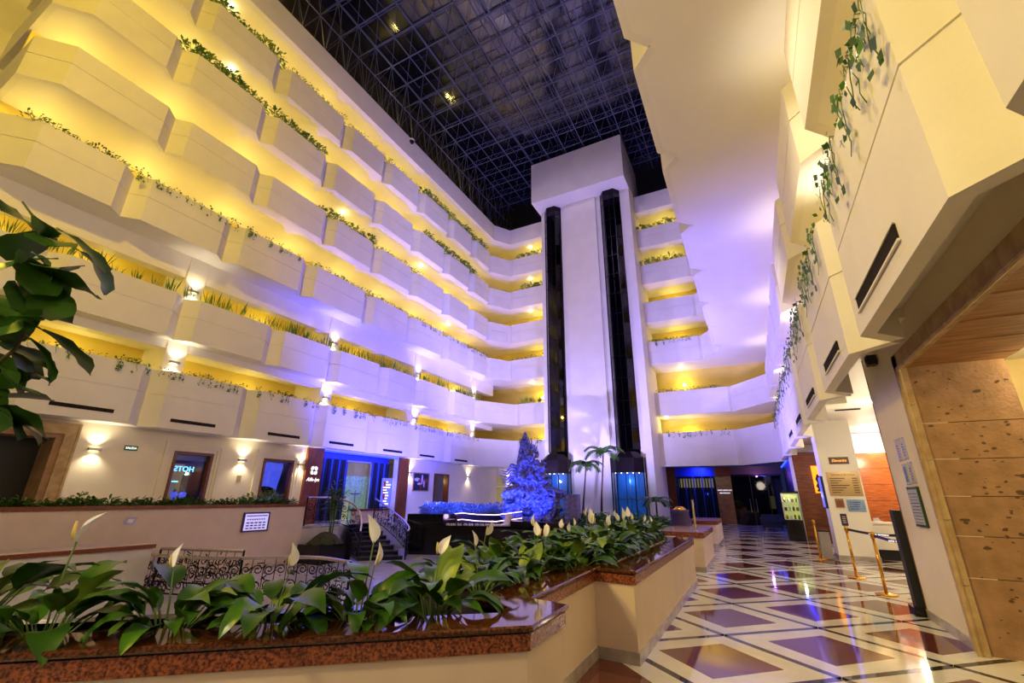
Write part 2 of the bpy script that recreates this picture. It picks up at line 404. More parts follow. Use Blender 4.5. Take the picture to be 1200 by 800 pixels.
    # troughs of soil behind parapets
# fascia of the roof
fz = [(0,RF[0]),(0,RF[1]),(-0.3,RF[1]),(-0.3,RF[0])]
MB().sweep([(-20,1.55),(-15.05,1.55),(-15.05,25.4),(-14.3,26.6),(-11.0,26.6)], fz).build('fascia', M['paint'], wall_left)
MB().sweep([(-4.7,26.9),(-1.6,26.9),(-0.9,25.9),(-0.9,-4)], fz).build('fascia', M['paint'], wall_right)
MB().prism([(-20,-6),(-15.3,-6),(-15.3,25.5),(-14.4,26.8),(-11,26.8),(-11,31),(-20,31)], RF[0]+0.01, RF[0]+0.3).build('slab', M['soffit'], wall_left)
MB().prism([(9,-6),(-0.65,-6),(-0.65,26),(-1.4,27.1),(-4.7,27.1),(-4.7,31),(9,31)], RF[0]+0.01, RF[0]+0.3).build('slab', M['soffit'], wall_right)
MB().box(-16.9,-6,20.5,-16.7,29,26.4).build('upstand', mat('roof_upstand_left','#3a3018',0.6,noise=.5,nscale=2), wall_left)
for y in (2,8,14,20): light('POINT','roof_edge_lamp',(-16.0,y,22.6),(1,.75,.2),45,radius=.1)
MB().box(0.6,-6,20.5,0.8,29,26.4).build('upstand', M['roofside'], wall_right)
MB().box(-16.9,28.6,20.5,0.8,28.8,26.4).build('upstand', M['roofside'], wall_back)
MB().box(-20.2,-6,0.5,-20,31,26).build('outer_wall', M['paint'], wall_left)
# columns on levels 1 and 2 with their beams
CY = [1.05, 7.02, 13.0, 18.95, 24.85]
for y in CY:
    for (za, zb) in ((LV[1][0]+0.3, LV[2][0]), (LV[2][0]+0.3, LV[3][0])):
        bx('column', M['paint'], (-16.4, y-0.3, za), (-16.0, y+0.3, zb), wall_left)
        bx('column', M['paint'], (-17.99, y-0.1, za), (-16.41, y+0.1, zb), wall_left)
        bx('column', M['paint'], (1.8, y-0.3, za), (2.2, y+0.3, zb), wall_right)
bx('beam', M['soffit'], (-16.45, 0, 8.45), (-16.02, 27.5, 9.25), wall_left)
bx('beam', M['soffit'], (-16.45, 0, 5.95), (-16.02, 27.5, 6.22), wall_left)
# plaster band near the roof of the ground storey on the right, reception hall shell
bx('reception_end_wall', M['wallpaint'], (2.26, 9.249, 0), (6.0, 9.0, 3.86), wall_right)
bx('edge_trim', M['frame'], (1.942, 9.25, 0), (1.96, 9.275, 3.86), wall_right)
bx('reception_side_wall', M['wallpaint'], (6.0, 9, 0), (6.2, 30, 3.86), wall_right)
bx('baseboard', M['marble'], (1.93, 7.6, 0), (1.95, 9.25, 0.12), wall_right)
for i in range(6):
    bx('wood_board', M['woodh'], (3.2, 20.0, 0.525*i+0.005), (6.0, 20.1, 0.525*(i+1)-0.005), wall_right)
for i in range(6):
    bx('wood_board', M['woodh'], (1.62, 23.5, 0.59*i+0.005), (3.4, 23.6, 0.59*(i+1)-0.005), wall_right)
bx('bulkhead', M['soffit'], (3.2, 20.0, 3.16), (6.0, 20.3, 3.85), wall_right)
bx('bulkhead', M['soffit'], (1.62, 23.5, 3.545), (3.4, 23.7, 3.85), wall_right)
bx('white_edge', M['white'], (1.5, 23.45, 0), (1.62, 23.7, 3.6), wall_right)
bx('far_right_wall', M['darkblue'], (1.75, 23.7, 0), (1.9, 34, 3.62), wall_right)  # the blue light on this dark wall is put into its colour
bx('lit_niche', M['orange'], (2.25, 23.44, 1.85), (2.6, 23.5, 2.95), wall_right)
colr = bx('reception_column', M['paint'], (1.82, 16.4, 0), (2.74, 17.2, 3.86), wall_right)
bx('baseboard', M['marble'], (1.80, 16.38, 0), (2.76, 17.22, 0.12), wall_right)
# air vents
for y0, y1, z in ((4.35,5.69,3.72),(7.12,8.45,3.69),(10.33,11.67,3.68),(13.11,14.43,3.66),(16.3,17.65,3.63),(19.05,20.3,3.61),(22.3,23.64,3.6)):
    o = MB().box(-15.5, y0, z-0.055, -15.485, y1, z+0.045).build('air_vent', M['vent'], wall_left)
    b = MB()
    for k in range(3): b.box(-15.49, y0+0.02, z-0.045+0.03*k, -15.478, y1-0.02, z-0.035+0.03*k)
    b.build('vent_slats', M['bronze'], o)
for y0, y1, z in ((4.0,5.55,3.57),(7.0,8.3,3.55),(10.0,11.4,3.55),(13.1,14.4,3.55),(16.2,17.5,3.55)):
    o = MB().box(1.255, y0, z-0.07, 1.27, y1, z+0.07).build('air_vent', M['vent'], wall_right)
    b = MB(); b.box(1.245, y0-0.03, z-0.09, 1.262, y1+0.03, z-0.07); b.box(1.245, y0-0.03, z+0.07, 1.262, y1+0.03, z+0.08)
    b.build('vent_frame', M['paint'], o)

# ---------------------------------------------------------------- roof: space frame and glass
ceiling = struct(MB().box(-17, -6, 26.42, 1, -5.8, 26.6).build('ceiling', M['truss']))
tb = MB(); ZB, ZT, G = 24.85, 25.95, 1.3
nx, ny = 13, 26; X0, Y0 = -16.3, -3.6
P = lambda i, j: (X0+i*G, Y0+j*G, ZB)
Q = lambda i, j: (X0+(i+.5)*G, Y0+(j+.5)*G, ZT)
for i in range(nx):
    for j in range(ny):
        if i < nx-1: tb.bar(P(i,j), P(i+1,j), 0.034, 4, cap=False)
        if j < ny-1: tb.bar(P(i,j), P(i,j+1), 0.034, 4, cap=False)
        if i < nx-1 and j < ny-1:
            if i < nx-2: tb.bar(Q(i,j), Q(i+1,j), 0.024, 4, cap=False)
            if j < ny-2: tb.bar(Q(i,j), Q(i,j+1), 0.024, 4, cap=False)
            for a, b in ((0,0),(1,0),(0,1),(1,1)): tb.bar(P(i+a,j+b), Q(i,j), 0.017, 4, cap=False)
for j in range(ny-1):
    y = Y0 + j*G
    for (xa, xb) in ((-15.25, -15.0),(-16.4,-16.3)):
        tb.bar((xa, y, 21.55), (xb, y, ZB), 0.022, 4, cap=False); tb.bar((xa, y, 21.55), (xb, y+G, ZB), 0.017, 4, cap=False); tb.bar((xa, y+G, 21.55), (xb, y, ZB), 0.017, 4, cap=False)
    tb.bar((-15.25, y, 21.55), (-16.3, y+G/2, ZB), 0.02, 4, cap=False); tb.bar((-15.25, y, 21.6), (-16.4, y+G, 23.2), 0.02, 4, cap=False)
tb.bar((-15.15, Y0, 23.2), (-15.15, Y0+G*(ny-1), 23.2), 0.03, 4); tb.bar((-16.35, Y0, 23.2), (-16.35, Y0+G*(ny-1), 23.2), 0.03, 4)
stuff(tb.build('space_frame', M['truss'], ceiling))
pane = MB().box(-0.69,-0.74,0,0.69,0.74,0.02).mesh('roof_pane', M['roofglass'])
for i in range(12):
    for j in range(23):
        o = link('roof_pane', pane, ceiling, (X0-0.4+i*1.42+0.7, Y0-1+j*1.52, 26.1))
        o.rotation_euler = (rnd.uniform(-.03,.03), rnd.uniform(-.03,.03), 0)
b = MB()
for i in range(13): b.box(X0-0.44+i*1.42, -5.5, 26.13, X0-0.36+i*1.42, 31, 26.25)
b.build('glazing_bars', M['truss'], ceiling)

# ---------------------------------------------------------------- corridor lamps
lamp_me = MB().lathe(0, 0, [(0.10,-0.02),(0.10,0.0)], 12).mesh('ceiling_light', M['lamp'])
globe_me = MB().lathe(0, 0, [(0.02,-0.10),(0.08,-0.06),(0.10,0.0),(0.08,0.06),(0.02,0.10)], 10).mesh('added_globe', M['lampdim'])
ordn = {1:'first',2:'second',3:'third',4:'fourth',5:'fifth',6:'sixth'}
ORD = ['first','second','third','fourth','fifth','sixth','seventh','eighth','ninth','tenth']
def nth(k):
    if k < 10: return ORD[k]
    t = ['','','twenty','thirty','forty','fifty','sixty','seventy','eighty'][(k+1)//10] if k+1 >= 20 else ''
    if k+1 < 20: return ['eleventh','twelfth','thirteenth','fourteenth','fifteenth','sixteenth','seventeenth','eighteenth','nineteenth'][k-10]
    return t[:-1]+'ieth' if (k+1) % 10 == 0 else t+'-'+ORD[(k+1) % 10 - 1]
for L in range(1, 7):
    zc = (LV[L+1][0] if L < 6 else RF[0])
    for side in ('left', 'right', 'back'):
        if side == 'left': pts = [(-17.12 if L > 2 else -17.8, y) for y in (2.4, 5.0, 7.8, 10.6, 13.4, 16.2, 19.0, 21.8, 24.6)]
        elif side == 'right': pts = [(3.45, y) for y in ((2.3, 7.8, 13.3, 18.8, 24.0) if L <= 2 else (7.8, 18.8))]
        else: pts = [(-12.6, 28.75), (-3.0, 29.05)]
        for k, (x, y) in enumerate(pts):
            o = link('added_globe_lamp', globe_me, None, (x, y, zc-0.95))  # added globes hidden behind the parapets to spread light over the soffits
            tag(o, '%s added globe lamp from the near end on the %s balcony corridor wall, %s side' % (nth(k), ordn[L], side), 'wall lamp', 'added corridor lamps')
            e = {'left': 26 if L > 2 else 20, 'right': 34, 'back': 30}[side]
            p = light('POINT', 'corridor_fill', (0,0,0), YEL, e, radius=0.1)
            p.parent = o; p.location = (0.25 if side == 'left' else (-0.25 if side == 'right' else 0), -0.25 if side == 'back' else 0, 0)
for k, (L, x, y, lab) in enumerate(((6,-15.95,5.6,'sixth balcony soffit near the top left corner'),(5,-15.9,6.2,'fifth balcony soffit at the upper left'),(4,-16.0,12.4,'fourth balcony soffit mid left'),(4,-16.0,18.4,'fourth balcony soffit toward the tower'),(3,-16.0,21.5,'third balcony soffit toward the tower'),
    (6,-13.0,27.6,'sixth back balcony soffit left of the tower'),(5,-13.0,27.6,'fifth back balcony soffit left of the tower'),(4,-13.0,27.6,'fourth back balcony soffit left of the tower'),(2,-13.0,27.9,'second back balcony soffit left of the tower'),(2,-3.0,28.4,'second back balcony soffit right of the tower'),(1,-4.2,28.4,'first back balcony soffit right of the tower'))):
    zc = (LV[L+1][0] if L < 6 else RF[0])
    o = link('ceiling_light', lamp_me, None, (x, y, zc-0.002)); tag(o, 'round bright downlight in the '+lab, 'ceiling light')
    p = light('POINT', 'downlight', (0,0,0), (1.0,0.85,0.45), 6, radius=0.06); p.parent = o; p.location = (0,0,-0.12)

# ---------------------------------------------------------------- sconces
def sconce(x, y, z, nx_, ny_, label, power=10, group=None):
    t = thing('wall_sconce', label, 'wall lamp', (x, y, z), math.atan2(ny_, nx_), group)
    b = MB(); b.box(0.09,-0.14,-0.035,0.105,0.14,0.035); b.box(0.0,-0.14,-0.035,0.105,-0.125,0.035); b.box(0.0,0.125,-0.035,0.105,0.14,0.035)
    b.build('shade', M['steel'], t)
    MB().box(0.03,-0.09,-0.008,0.07,0.09,0.008).build('bulb', M['lamp'], t)
    d = bpy.data.lights.new('sconce_glow', 'SPOT'); d.energy = power*2.2; d.color = (1.0,0.86,0.62); d.shadow_soft_size = 0.02; d.spot_size = math.radians(120); d.spot_blend = 0.8
    for dz, rx in ((0.05, PI), (-0.05, 0)):
        o = bpy.data.objects.new('sconce_glow', d); COL.objects.link(o); o.parent = t; o.location = (0.13, 0, dz); o.rotation_euler = (rx, 0, 0)
for y, lab in ((5.77,'beside the dark stone portal'),(10.0,'between the two wood framed windows'),(12.42,'beside the left wood sign panel'),(19.15,'beside the flower painting'),(24.84,'past the small louvred door')):
    sconce(-16.2, y, 2.72, 1, 0, 'steel up and down sconce %s on the left ground wall' % lab, 16)
sconce(-15.25, 28.7, 2.7, 0, -1, 'steel sconce between the two lit windows of the back wall')
for L, zs in ((1, 5.55), (2, 8.05)):
    for k, y in enumerate(CY[1:]):
        sconce(-16.0, y, zs, 1, 0, 'steel sconce on the %s column from the near end, %s balcony, left side' % (ordn[k+1], ordn[L]), 14)
    for k, y in enumerate(CY[1:]):
        sconce(1.8, y, zs, -1, 0, 'steel sconce on the %s column from the near end, %s balcony, right side' % (ordn[k+1], ordn[L]), 14)

# ---------------------------------------------------------------- elevator tower
tw = thing('elevator_tower', 'tall white elevator tower with two dark glass shafts and a wider head', 'elevator tower', (-7.9, 27, 0))
tp = lambda name, m, a, b, par=tw: (lambda o: o)(bx(name, m, (a[0]+7.9, a[1]-27, a[2]), (b[0]+7.9, b[1]-27, b[2]), par))
tp('tower_wall', M['paint'], (-11.05, 25.4, 0.2), (-10.75, 29, 21.3))
tp('tower_wall', M['paint'], (-9.55, 25.4, 0.2), (-9.2, 29, 21.3))
tp('center_pilaster', M['paint'], (-9.2, 25.25, 0.2), (-6.95, 29, 21.3))
tp('tower_wall', M['paint'], (-6.95, 25.4, 0.2), (-6.6, 29, 21.3))
tp('tower_wall', M['paint'], (-5.3, 25.4, 0.2), (-4.65, 29, 21.3))
tp('shaft_back', M['dark'], (-11.0, 26.6, 0.2), (-4.7, 28.9, 21.2))
tp('tower_head', M['paint'], (-11.2, 24.0, 21.28), (-4.62, 29, 24.62))
for sx0, sx1 in ((-10.75, -9.55), (-6.6, -5.3)):
    cx = (sx0+sx1)/2; pl = [(sx0, 25.38), (sx0+0.3, 24.98), (sx1-0.3, 24.98), (sx1, 25.38)]
    pl = [(x+7.9, y-27) for x, y in pl]
    sh = MB()
    for a, c in zip(pl, pl[1:]): sh.quad((a[0],a[1],4.1),(c[0],c[1],4.1),(c[0],c[1],21.28),(a[0],a[1],21.28))
    g = sh.build('shaft_glass', M['shaftglass'], tw)
    fr = MB()
    for p in pl: fr.bar((p[0],p[1],4.1),(p[0],p[1],21.28), 0.035, 4)
    fr.bar((cx+7.9, -2.02, 4.1), (cx+7.9, -2.02, 21.28), 0.02, 4)
    z = 4.1
    while z < 21.2:
        for a, c in zip(pl, pl[1:]): fr.bar((a[0],a[1],z),(c[0],c[1],z), 0.02, 4)
        z += 1.35
    fr.build('shaft_frame', M['bronze'], g)
    MB().prism([(p[0]*1.0, p[1]-0.03) for p in pl] + [(pl[3][0]+0.05, -1.3), (pl[0][0]-0.05, -1.3)], 20.95, 21.3).build('shaft_cap', M['bronze'], tw)
    for L in range(2, 7):
        MB().box(cx+7.9+0.08, -0.55, LV[L][1]-1.3, cx+7.9+0.16, -0.5, LV[L][1]+0.7).build('gold_reflection_bar', M['gold'], tw)  # gold bars standing in for vertical reflections in the shaft
def cab(x0, x1, y1, label, zt):
    t = thing('elevator_cab', label, 'elevator', ((x0+x1)/2, y1, 0.35)); w_ = (x1-x0)/2; ch = 0.4
    pl = [(-w_, 0), (-w_, -0.55), (-w_+ch, -0.95), (w_-ch, -0.95), (w_, -0.55), (w_, 0)]
    MB().prism(pl, 0.05, 0.2).build('base', M['bronze'], t)
    g = MB()
    for a, c in zip(pl, pl[1:]): g.quad((a[0],a[1],0.2),(c[0],c[1],0.2),(c[0],c[1],zt-1.1),(a[0],a[1],zt-1.1))
    g.build('glass_panel', M['glass'], t)
    fr = MB()
    for p in pl: fr.bar((p[0],p[1],0.1),(p[0],p[1],zt-0.3), 0.035, 6)
    fr.bar((0,-0.95,0.1),(0,-0.95,zt-1.1),0.02,6)
    fr.build('frame', M['bronze'], t)
    MB().prism(pl, zt-1.1, zt-0.35).build('canopy', M['bronze'], t)
    k = MB(); n = len(pl); k.v += [(p[0],p[1],zt-0.35) for p in pl] + [(p[0]*0.6,p[1]*0.75,zt) for p in pl]
    for i in range(n): k.f.append((i,(i+1)%n,n+(i+1)%n,n+i))
    k.f.append(tuple(range(n,2*n))); k.build('roof', M['bronze'], t)
    MB().box(-w_+0.1,-0.06,0.2,w_-0.1,-0.02,zt-1.1).build('back_panel', M['tealglow'], t)
    MB().box(-0.02,-0.09,0.2,0.02,-0.06,zt-1.2).build('door_seam', M['steel'], t)
    MB().box(-w_+0.12,-0.1,1.15,w_-0.12,-0.07,1.2).build('handrail', M['steel'], t)
    lb = MB()
    for i in range(5): lb.box(-w_+0.25+i*(2*w_-0.5)/4-0.02,-0.6,zt-1.13,-w_+0.25+i*(2*w_-0.5)/4+0.02,-0.56,zt-1.11)
    lb.build('ceiling_lamp', M['lamp'], t)
    d = light('POINT', 'cab_glow', (0,-0.5,zt-1.4), (0.10,0.42,1.0), 22, radius=0.05); d.parent = t; d.location = (0,-0.5,zt-1.5)
cab(-6.85, -5.1, 25.35, 'blue lit octagonal glass elevator cab at the foot of the right shaft', 3.6)
cab(-11.0, -9.4, 25.35, 'teal lit glass elevator cab at the foot of the left shaft behind the sculpture', 3.6)

# ---------------------------------------------------------------- left ground storey
def molded_window(n, y0, y1, z0, z1, interior):
    t = struct(bpy.data.objects.new('window_%d' % n, None)); COL.objects.link(t); t.location = (-16.2, (y0+y1)/2, z0)
    Y = (y1-y0)/2; Z = z1-z0
    b = MB(); b.box(-0.2,-Y,0,0.03,-Y+0.09,Z); b.box(-0.2,Y-0.09,0,0.03,Y,Z); b.box(-0.2,-Y,0,0.03,Y,0.09); b.box(-0.2,-Y,Z-0.09,0.03,Y,Z)
    b.build('window_frame', M['frame'], t)
    MB().box(-0.14,-Y+0.08,0.08,-0.13,Y-0.08,Z-0.08).build('pane', M['glass'], t)
    for k, (o, wd, dp) in enumerate(((0.30,0.10,0.05),(0.20,0.10,0.03))):
        b = MB(); b.box(0,-Y-o,-0.7,dp,-Y-o+wd,Z+o); b.box(0,Y+o-wd,-0.7,dp,Y+o,Z+o); b.box(0,-Y-o+wd,Z+o-wd,dp,Y+o-wd,Z+o)
        b.build('plaster_molding', M['wallpaint'], t)
    return t
w1 = molded_window(1, 7.79, 9.0, 1.2, 2.86, None)
w2 = molded_window(2, 10.84, 12.13, 1.2, 2.86, None)
rm = struct(MB().box(-19.9, 7.0, 0.5, -18.9, 13.3, 3.4).build('wall_dining_room', mat('dining_wall','#4a4034',0.6)))
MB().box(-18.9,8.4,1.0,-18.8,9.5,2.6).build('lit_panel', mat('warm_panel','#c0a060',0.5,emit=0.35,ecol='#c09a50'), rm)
MB().box(-18.9,7.2,2.75,-16.6,13.0,2.85).build('dropped_ceiling', M['white'], rm)
MB().box(-16.35,8.0,1.2,-16.32,8.01,1.21).build('latch', M['steel'], w1)
text_mesh('HOTS', 0.23, M['neon'], 'lettering', w1, Matrix.Translation((0,0,0)) @ frame_mat((-0.12,-0.14,1.12),(0,-1,0),(0,0,1)))
MB().box(-0.12,-0.42,0.72,-0.115,-0.24,0.75).build('lettering_line', M['neon'], w1)
# blue lit dining table settings behind the glass of window 1
for k, (y, r) in enumerate(((8.0,0.16),(8.35,0.12),(8.6,0.14))):
    t = thing('glass_vase', ['tall blue lit vase at the left behind the first window','small blue lit glass bowl in the middle behind the first window','blue lit glass goblet at the right behind the first window'][k], 'vase', (-16.75, y, 1.32), 0)
    MB().lathe(0,0,[(0.05,0),(0.06,0.02),(0.02,0.06),(r*0.7,0.16),(r*0.8,0.24),(r*0.6,0.3)],10).build('bowl', M['screenblue'], t)
    MB().lathe(0,0,[(0.03,0.25),(0.05,0.34),(0.01,0.40)],8).build('filler', M['plaqueblue'], t)
tb_ = thing('dining_table', 'white clothed table behind the first wood framed window', 'table', (-16.85, 8.4, 0.5))
MB().box(-0.22,-0.6,0.78,0.22,0.6,0.82).build('table_top', M['white'], tb_)
MB().box(-0.2,-0.58,0.0,0.2,0.58,0.78).build('table_skirt', M['acrylic'], tb_)
# blue night mural behind window 2
mu = thing('hanging_sail', 'blue lit draped fabric with a dark oval behind the second window', 'decoration', (-17.0, 11.5, 0.5))
MB().grid([[(0.1*math.sin(i*1.3+j), -0.7+0.2*i, 0.7+0.28*j) for i in range(8)] for j in range(7)]).build('fabric', M['screenblue'], mu)
MB().grid([[(0.12+0.02*math.sin(k), 0.05+(0.02+r)*math.cos(k*PI/8)*0.45, 1.15+(0.02+r)*math.sin(k*PI/8)*0.22) for k in range(17)] for r in (0,1)]).build('dark_oval', M['dark'], mu)
MB().bar((0.15,-0.35,1.1),(0.15,-0.2,1.75),0.03,6).build('gold_rod', M['gold'], mu)
# stone portal on the far left
pt = struct(bpy.data.objects.new('door_1', None)); COL.objects.link(pt); pt.location = (-16.2, 3.3, 0.5)
b = MB(); b.box(0.001,1.75,0,0.05,2.05,2.85); b.box(0.001,-2.3,2.55,0.05,1.749,2.85)
b.build('stone_surround', M['stonelight'], pt)
b = MB(); b.box(0.05,2.0,0,0.08,2.05,2.85); b.box(0.05,1.75,0,0.075,1.8,2.55); b.box(0.05,-2.3,2.8,0.08,1.999,2.85); b.box(0.05,-2.3,2.55,0.075,1.749,2.6); b.build('stone_molding', M['stonelight'], pt)
MB().box(-0.8,1.60,0,0.03,1.748,2.548).build('stone_jamb', M['stone'], pt)
MB().box(-0.9,-2.3,0,-0.8,2.0,2.75).build('dark_doorway', M['dark'], pt)
MB().box(-0.82,-2.3,2.44,0.03,1.598,2.548).build('stone_lintel', M['stone'], pt)
tag(bx('exit_sign', M['green'], (-16.2,6.45,2.76), (-16.18,6.78,2.9)), 'small green exit sign high on the cream left wall', 'sign')
text_mesh('SALIDA', 0.085, M['letter'], 'lettering', bpy.data.objects['exit_sign'], frame_mat((-16.178,6.615,2.83),(0,1,0),(0,0,1)))
tag(bx('wall_plate', M['brass'], (-16.2,9.95,2.0), (-16.18,10.1,2.2)), 'small square brass plate below the sconce between the windows', 'plate')
# restaurant front
def sign_panel(y0, y1, label):
    t = thing('sign_panel', label, 'wood panel', (-16.15, (y0+y1)/2, 0.5)); Y = (y1-y0)/2
    for k in range(4): MB().box(-0.1,-Y+k*Y/2+0.004,0,0.06,-Y+(k+1)*Y/2-0.004,2.93).build('wood_board', M['wood'], t)
    return t
s1 = sign_panel(12.65, 13.45, 'left vertical wood sign panel with white flower emblem and script')
s2 = sign_panel(18.25, 19.0, 'right plain wood panel of the blue curtained restaurant front')
em = MB()
for k in range(4):
    a = PI/4 + k*PI/2; c = (0.11*math.cos(a), 0.11*math.sin(a))
    pl = []
    for j in range(9):
        t_ = -1.0 + 2.0*j/8; pl.append((c[0] + 0.085*math.cos(a+t_*1.9), c[1] + 0.085*math.sin(a+t_*1.9)))
    kk = len(em.v); em.v += [(0.072, p[0], 2.02+p[1]) for p in pl]; em.f.append(tuple(range(kk, kk+9)))
    kk = len(em.v); em.v += [(0.072, 0.06*math.cos(a-.5), 2.02+0.06*math.sin(a-.5)), (0.072, c[0], 2.02+c[1]), (0.072, 0.06*math.cos(a+.5), 2.02+0.06*math.sin(a+.5))]; em.f.append((kk,kk+1,kk+2))
em.build('emblem', M['letter'], s1)
text_mesh('Alfe-lyn', 0.2, M['letter'], 'lettering', s1, frame_mat((0.065, 0, 1.66), (0,1,0), (0,0,1)), shear=0.35)
ent = struct(bpy.data.objects.new('door_2', None)); COL.objects.link(ent); ent.location = (-16.9, 15.85, 0.5)
MB().box(-0.06,-2.4,2.55,0.0,2.4,2.9).build('blue_valance', M['ledblue'] if False else mat('valance','#1c2c9c',0.5), ent)
for k in range(34):
    y = -2.35+k*0.14
    if -0.5 < y < 1.1: continue
    m = M['curtainblue'] if k % 3 == 1 else M['curtain']
    rows = [[(0.10+0.05*math.sin(j*PI/3), y+0.14*j/6, z) for j in range(7)] for z in (0.02, 2.62)]
    MB().grid(rows).build('curtain', m, ent)
b = MB(); b.box(0.05,-0.52,0,0.12,-0.46,2.62); b.box(0.05,1.02,0,0.12,1.08,2.62); b.box(0.05,-0.52,2.55,0.12,1.08,2.62); b.build('door_frame', M['steel'], ent)
MB().box(0.06,-0.46,0.02,0.07,1.02,2.55).build('pane', M['glass'], ent)
MB().box(-0.5,-0.5,0,-0.4,2.9,1.95).build('etched_glow_screen', mat('etched_glow','#b8d0b8',0.4,noise=0.5,nscale=9,emit=0.55,ecol='#a8c0a0'), ent)  # emission stands in for the lit interior behind the door
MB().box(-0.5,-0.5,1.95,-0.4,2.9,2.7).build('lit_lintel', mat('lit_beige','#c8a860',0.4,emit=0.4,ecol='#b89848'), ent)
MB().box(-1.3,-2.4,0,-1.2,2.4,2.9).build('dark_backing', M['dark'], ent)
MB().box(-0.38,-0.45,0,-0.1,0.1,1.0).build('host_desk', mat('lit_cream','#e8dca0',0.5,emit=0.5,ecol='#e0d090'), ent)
b = MB(); b.box(0.08,0.26,0,0.1,0.32,1.3); b.box(0.08,0.0,1.1,0.1,0.6,1.16); b.build('door_handle', M['steel'], ent)
led = MB(); led.box(-16.3,13.45,3.36,-16.24,18.25,3.39)
tag(led.build('led_strip', M['ledblue'], None), 'blue light strip along the top of the restaurant front', 'light strip')
a_ = light('AREA','valance_blue',(-16.35,15.85,3.3),(0.05,0.1,1.0),60,(-17.2,15.85,1.0),0.3); a_.data.shape='RECTANGLE'; a_.data.size=4.6; a_.data.size_y=0.2
sc_ = thing('menu_screen', 'upright glowing blue screen before the right curtain', 'screen', (-16.55, 17.95, 0.5))
MB().box(-0.04,-0.36,0.55,0.02,0.36,1.9).build('screen', M['screenblue'], sc_); MB().box(-0.03,-0.05,0,0.0,0.05,0.55).build('stand', M['black'], sc_)
b = MB()
for k in range(9): b.box(0.021,-0.3+rnd.uniform(0,.1),0.65+k*0.13,0.025,-0.05+rnd.uniform(0,.3),0.70+k*0.13)
b.build('menu_lines', M['letter'], sc_)
MB().box(0.021,-0.28,0.9,0.026,-0.12,1.75).build('red_banner', M['picred'], sc_)
pic = thing('framed_painting', 'framed painting of white and red shapes on the left wall', 'painting', (-16.18, 20.15, 1.8))
b = MB(); Y=0.68; Z=0.96
b.box(-0.02,-Y,0,0.04,-Y+.05,Z); b.box(-0.02,Y-.05,0,0.04,Y,Z); b.box(-0.02,-Y,0,0.04,Y,.05); b.box(-0.02,-Y,Z-.05,0.04,Y,Z); b.build('frame', M['brass'], pic)
MB().box(-0.02,-Y+.05,.05,0.0,Y-.05,Z-.05).build('canvas', M['picture'], pic)
b = MB()
for (y,z,r1,r2) in ((-.32,.6,.25,.09),(.1,.62,.07,.26),(-.1,.38,.2,.06),(.28,.4,.06,.2)):
    b.quad(*[(0.004,y+r1*math.cos(k*PI/5),z+r2*math.sin(k*PI/5)) for k in range(10)])
b.build('white_strokes', M['picwhite'], pic)
b = MB()
for (y,z,r1,r2) in ((-.1,.55,.13,.08),(.42,.55,.14,.1),(.0,.25,.05,.18),(.35,.3,.05,.12)):
    b.quad(*[(0.006,y+r1*math.cos(k*PI/5),z+r2*math.sin(k*PI/5)) for k in range(10)])
b.build('red_strokes', M['picred'], pic)
dr = struct(bpy.data.objects.new('door_3', None)); COL.objects.link(dr); dr.location = (-16.2, 22.05, 0.5)
b = MB(); b.box(-0.3,-0.72,0,0.04,-0.62,2.28); b.box(-0.3,0.62,0,0.04,0.72,2.28); b.box(-0.3,-0.72,2.2,0.04,0.72,2.28); b.build('door_frame', M['frame'], dr)
MB().box(-1.5,-0.7,0,-1.45,0.7,2.25).build('dark_backing', M['dark'], dr)
for k in range(14): MB().box(-0.9+0.01*k*0,-0.62,0.15*k+0.03,-0.1,-0.58,0.15*k+0.13).build('louver', M['orange'] if k > 20 else mat('door_wood_%d'%k,'#a8742c',0.35) if k == 0 else bpy.data.materials['door_wood_0'], dr)
light('POINT','passage_lamp',(-17.0,22.05,2.4),(1,0.7,0.25),18,radius=0.05)
for n, x0, x1 in ((3,-16.75,-15.5),(4,-14.95,-13.8)):
    t = struct(bpy.data.objects.new('window_%d'%n, None)); COL.objects.link(t); t.location=((x0+x1)/2, 28.7, 1.2); X=(x1-x0)/2
    b = MB(); b.box(-X-.12,-.04,-.1,-X,.2,1.9); b.box(X,-.04,-.1,X+.12,.2,1.9); b.box(-X-.12,-.04,1.77,X+.12,.2,1.9); b.box(-X,0,1.0,X,.08,1.06); b.build('window_frame', M['white'], t)
    MB().box(-X,.1,0,X,.11,1.77).build('pane', M['glass'], t)
    MB().box(-X-.2,.9,-.6,X+.2,.95,1.9).build('lit_room', mat('lit_room%d'%n,'#e8cc90',0.5,noise=0.3,nscale=3,emit=0.6,ecol='#d8b060'), t)

# ---------------------------------------------------------------- left planter wall, lower ledge
cap = [(0,0),(0.05,0),(0.05,0.09),(0,0.09)]
lp = thing('planter_wall', 'long cream planter wall with a red granite cap along the left walkway', 'planter', (-13.6, 4, 0.5))
MB().box(-0.15,-6,-1.0,0.0,6.9,0.7).build('wall', M['planterwall'], lp); MB().box(-0.2,-6,0.7,0.05,6.9,0.79).build('cap', M['granite'], lp)
MB().box(-0.95,-6,0,-0.85,6.9,0.7).build('wall', M['planterwall'], lp); MB().box(-0.85,-6,0.0,-0.15,6.9,0.66).build('soil', M['soil'], lp)
ll = thing('ledge_wall', 'lower cream ledge wall with a granite band left of the iron railing', 'ledge', (-12.25, 2, -0.5))
MB().box(-0.6,-6,0,0.0,3.95,0.92).build('wall', M['sunken'], ll); MB().box(-0.65,-6,0.92,0.05,3.98,1.0).build('cap', M['granite'], ll); MB().box(-0.65,-6,1.0,0.02,3.98,1.03).build('top_slab', M['planterwall'], ll)
def tilt_sign(name, label, cat, y, z, w_, h_):
    t = thing(name, label, cat, (-13.59, y, z)); return t
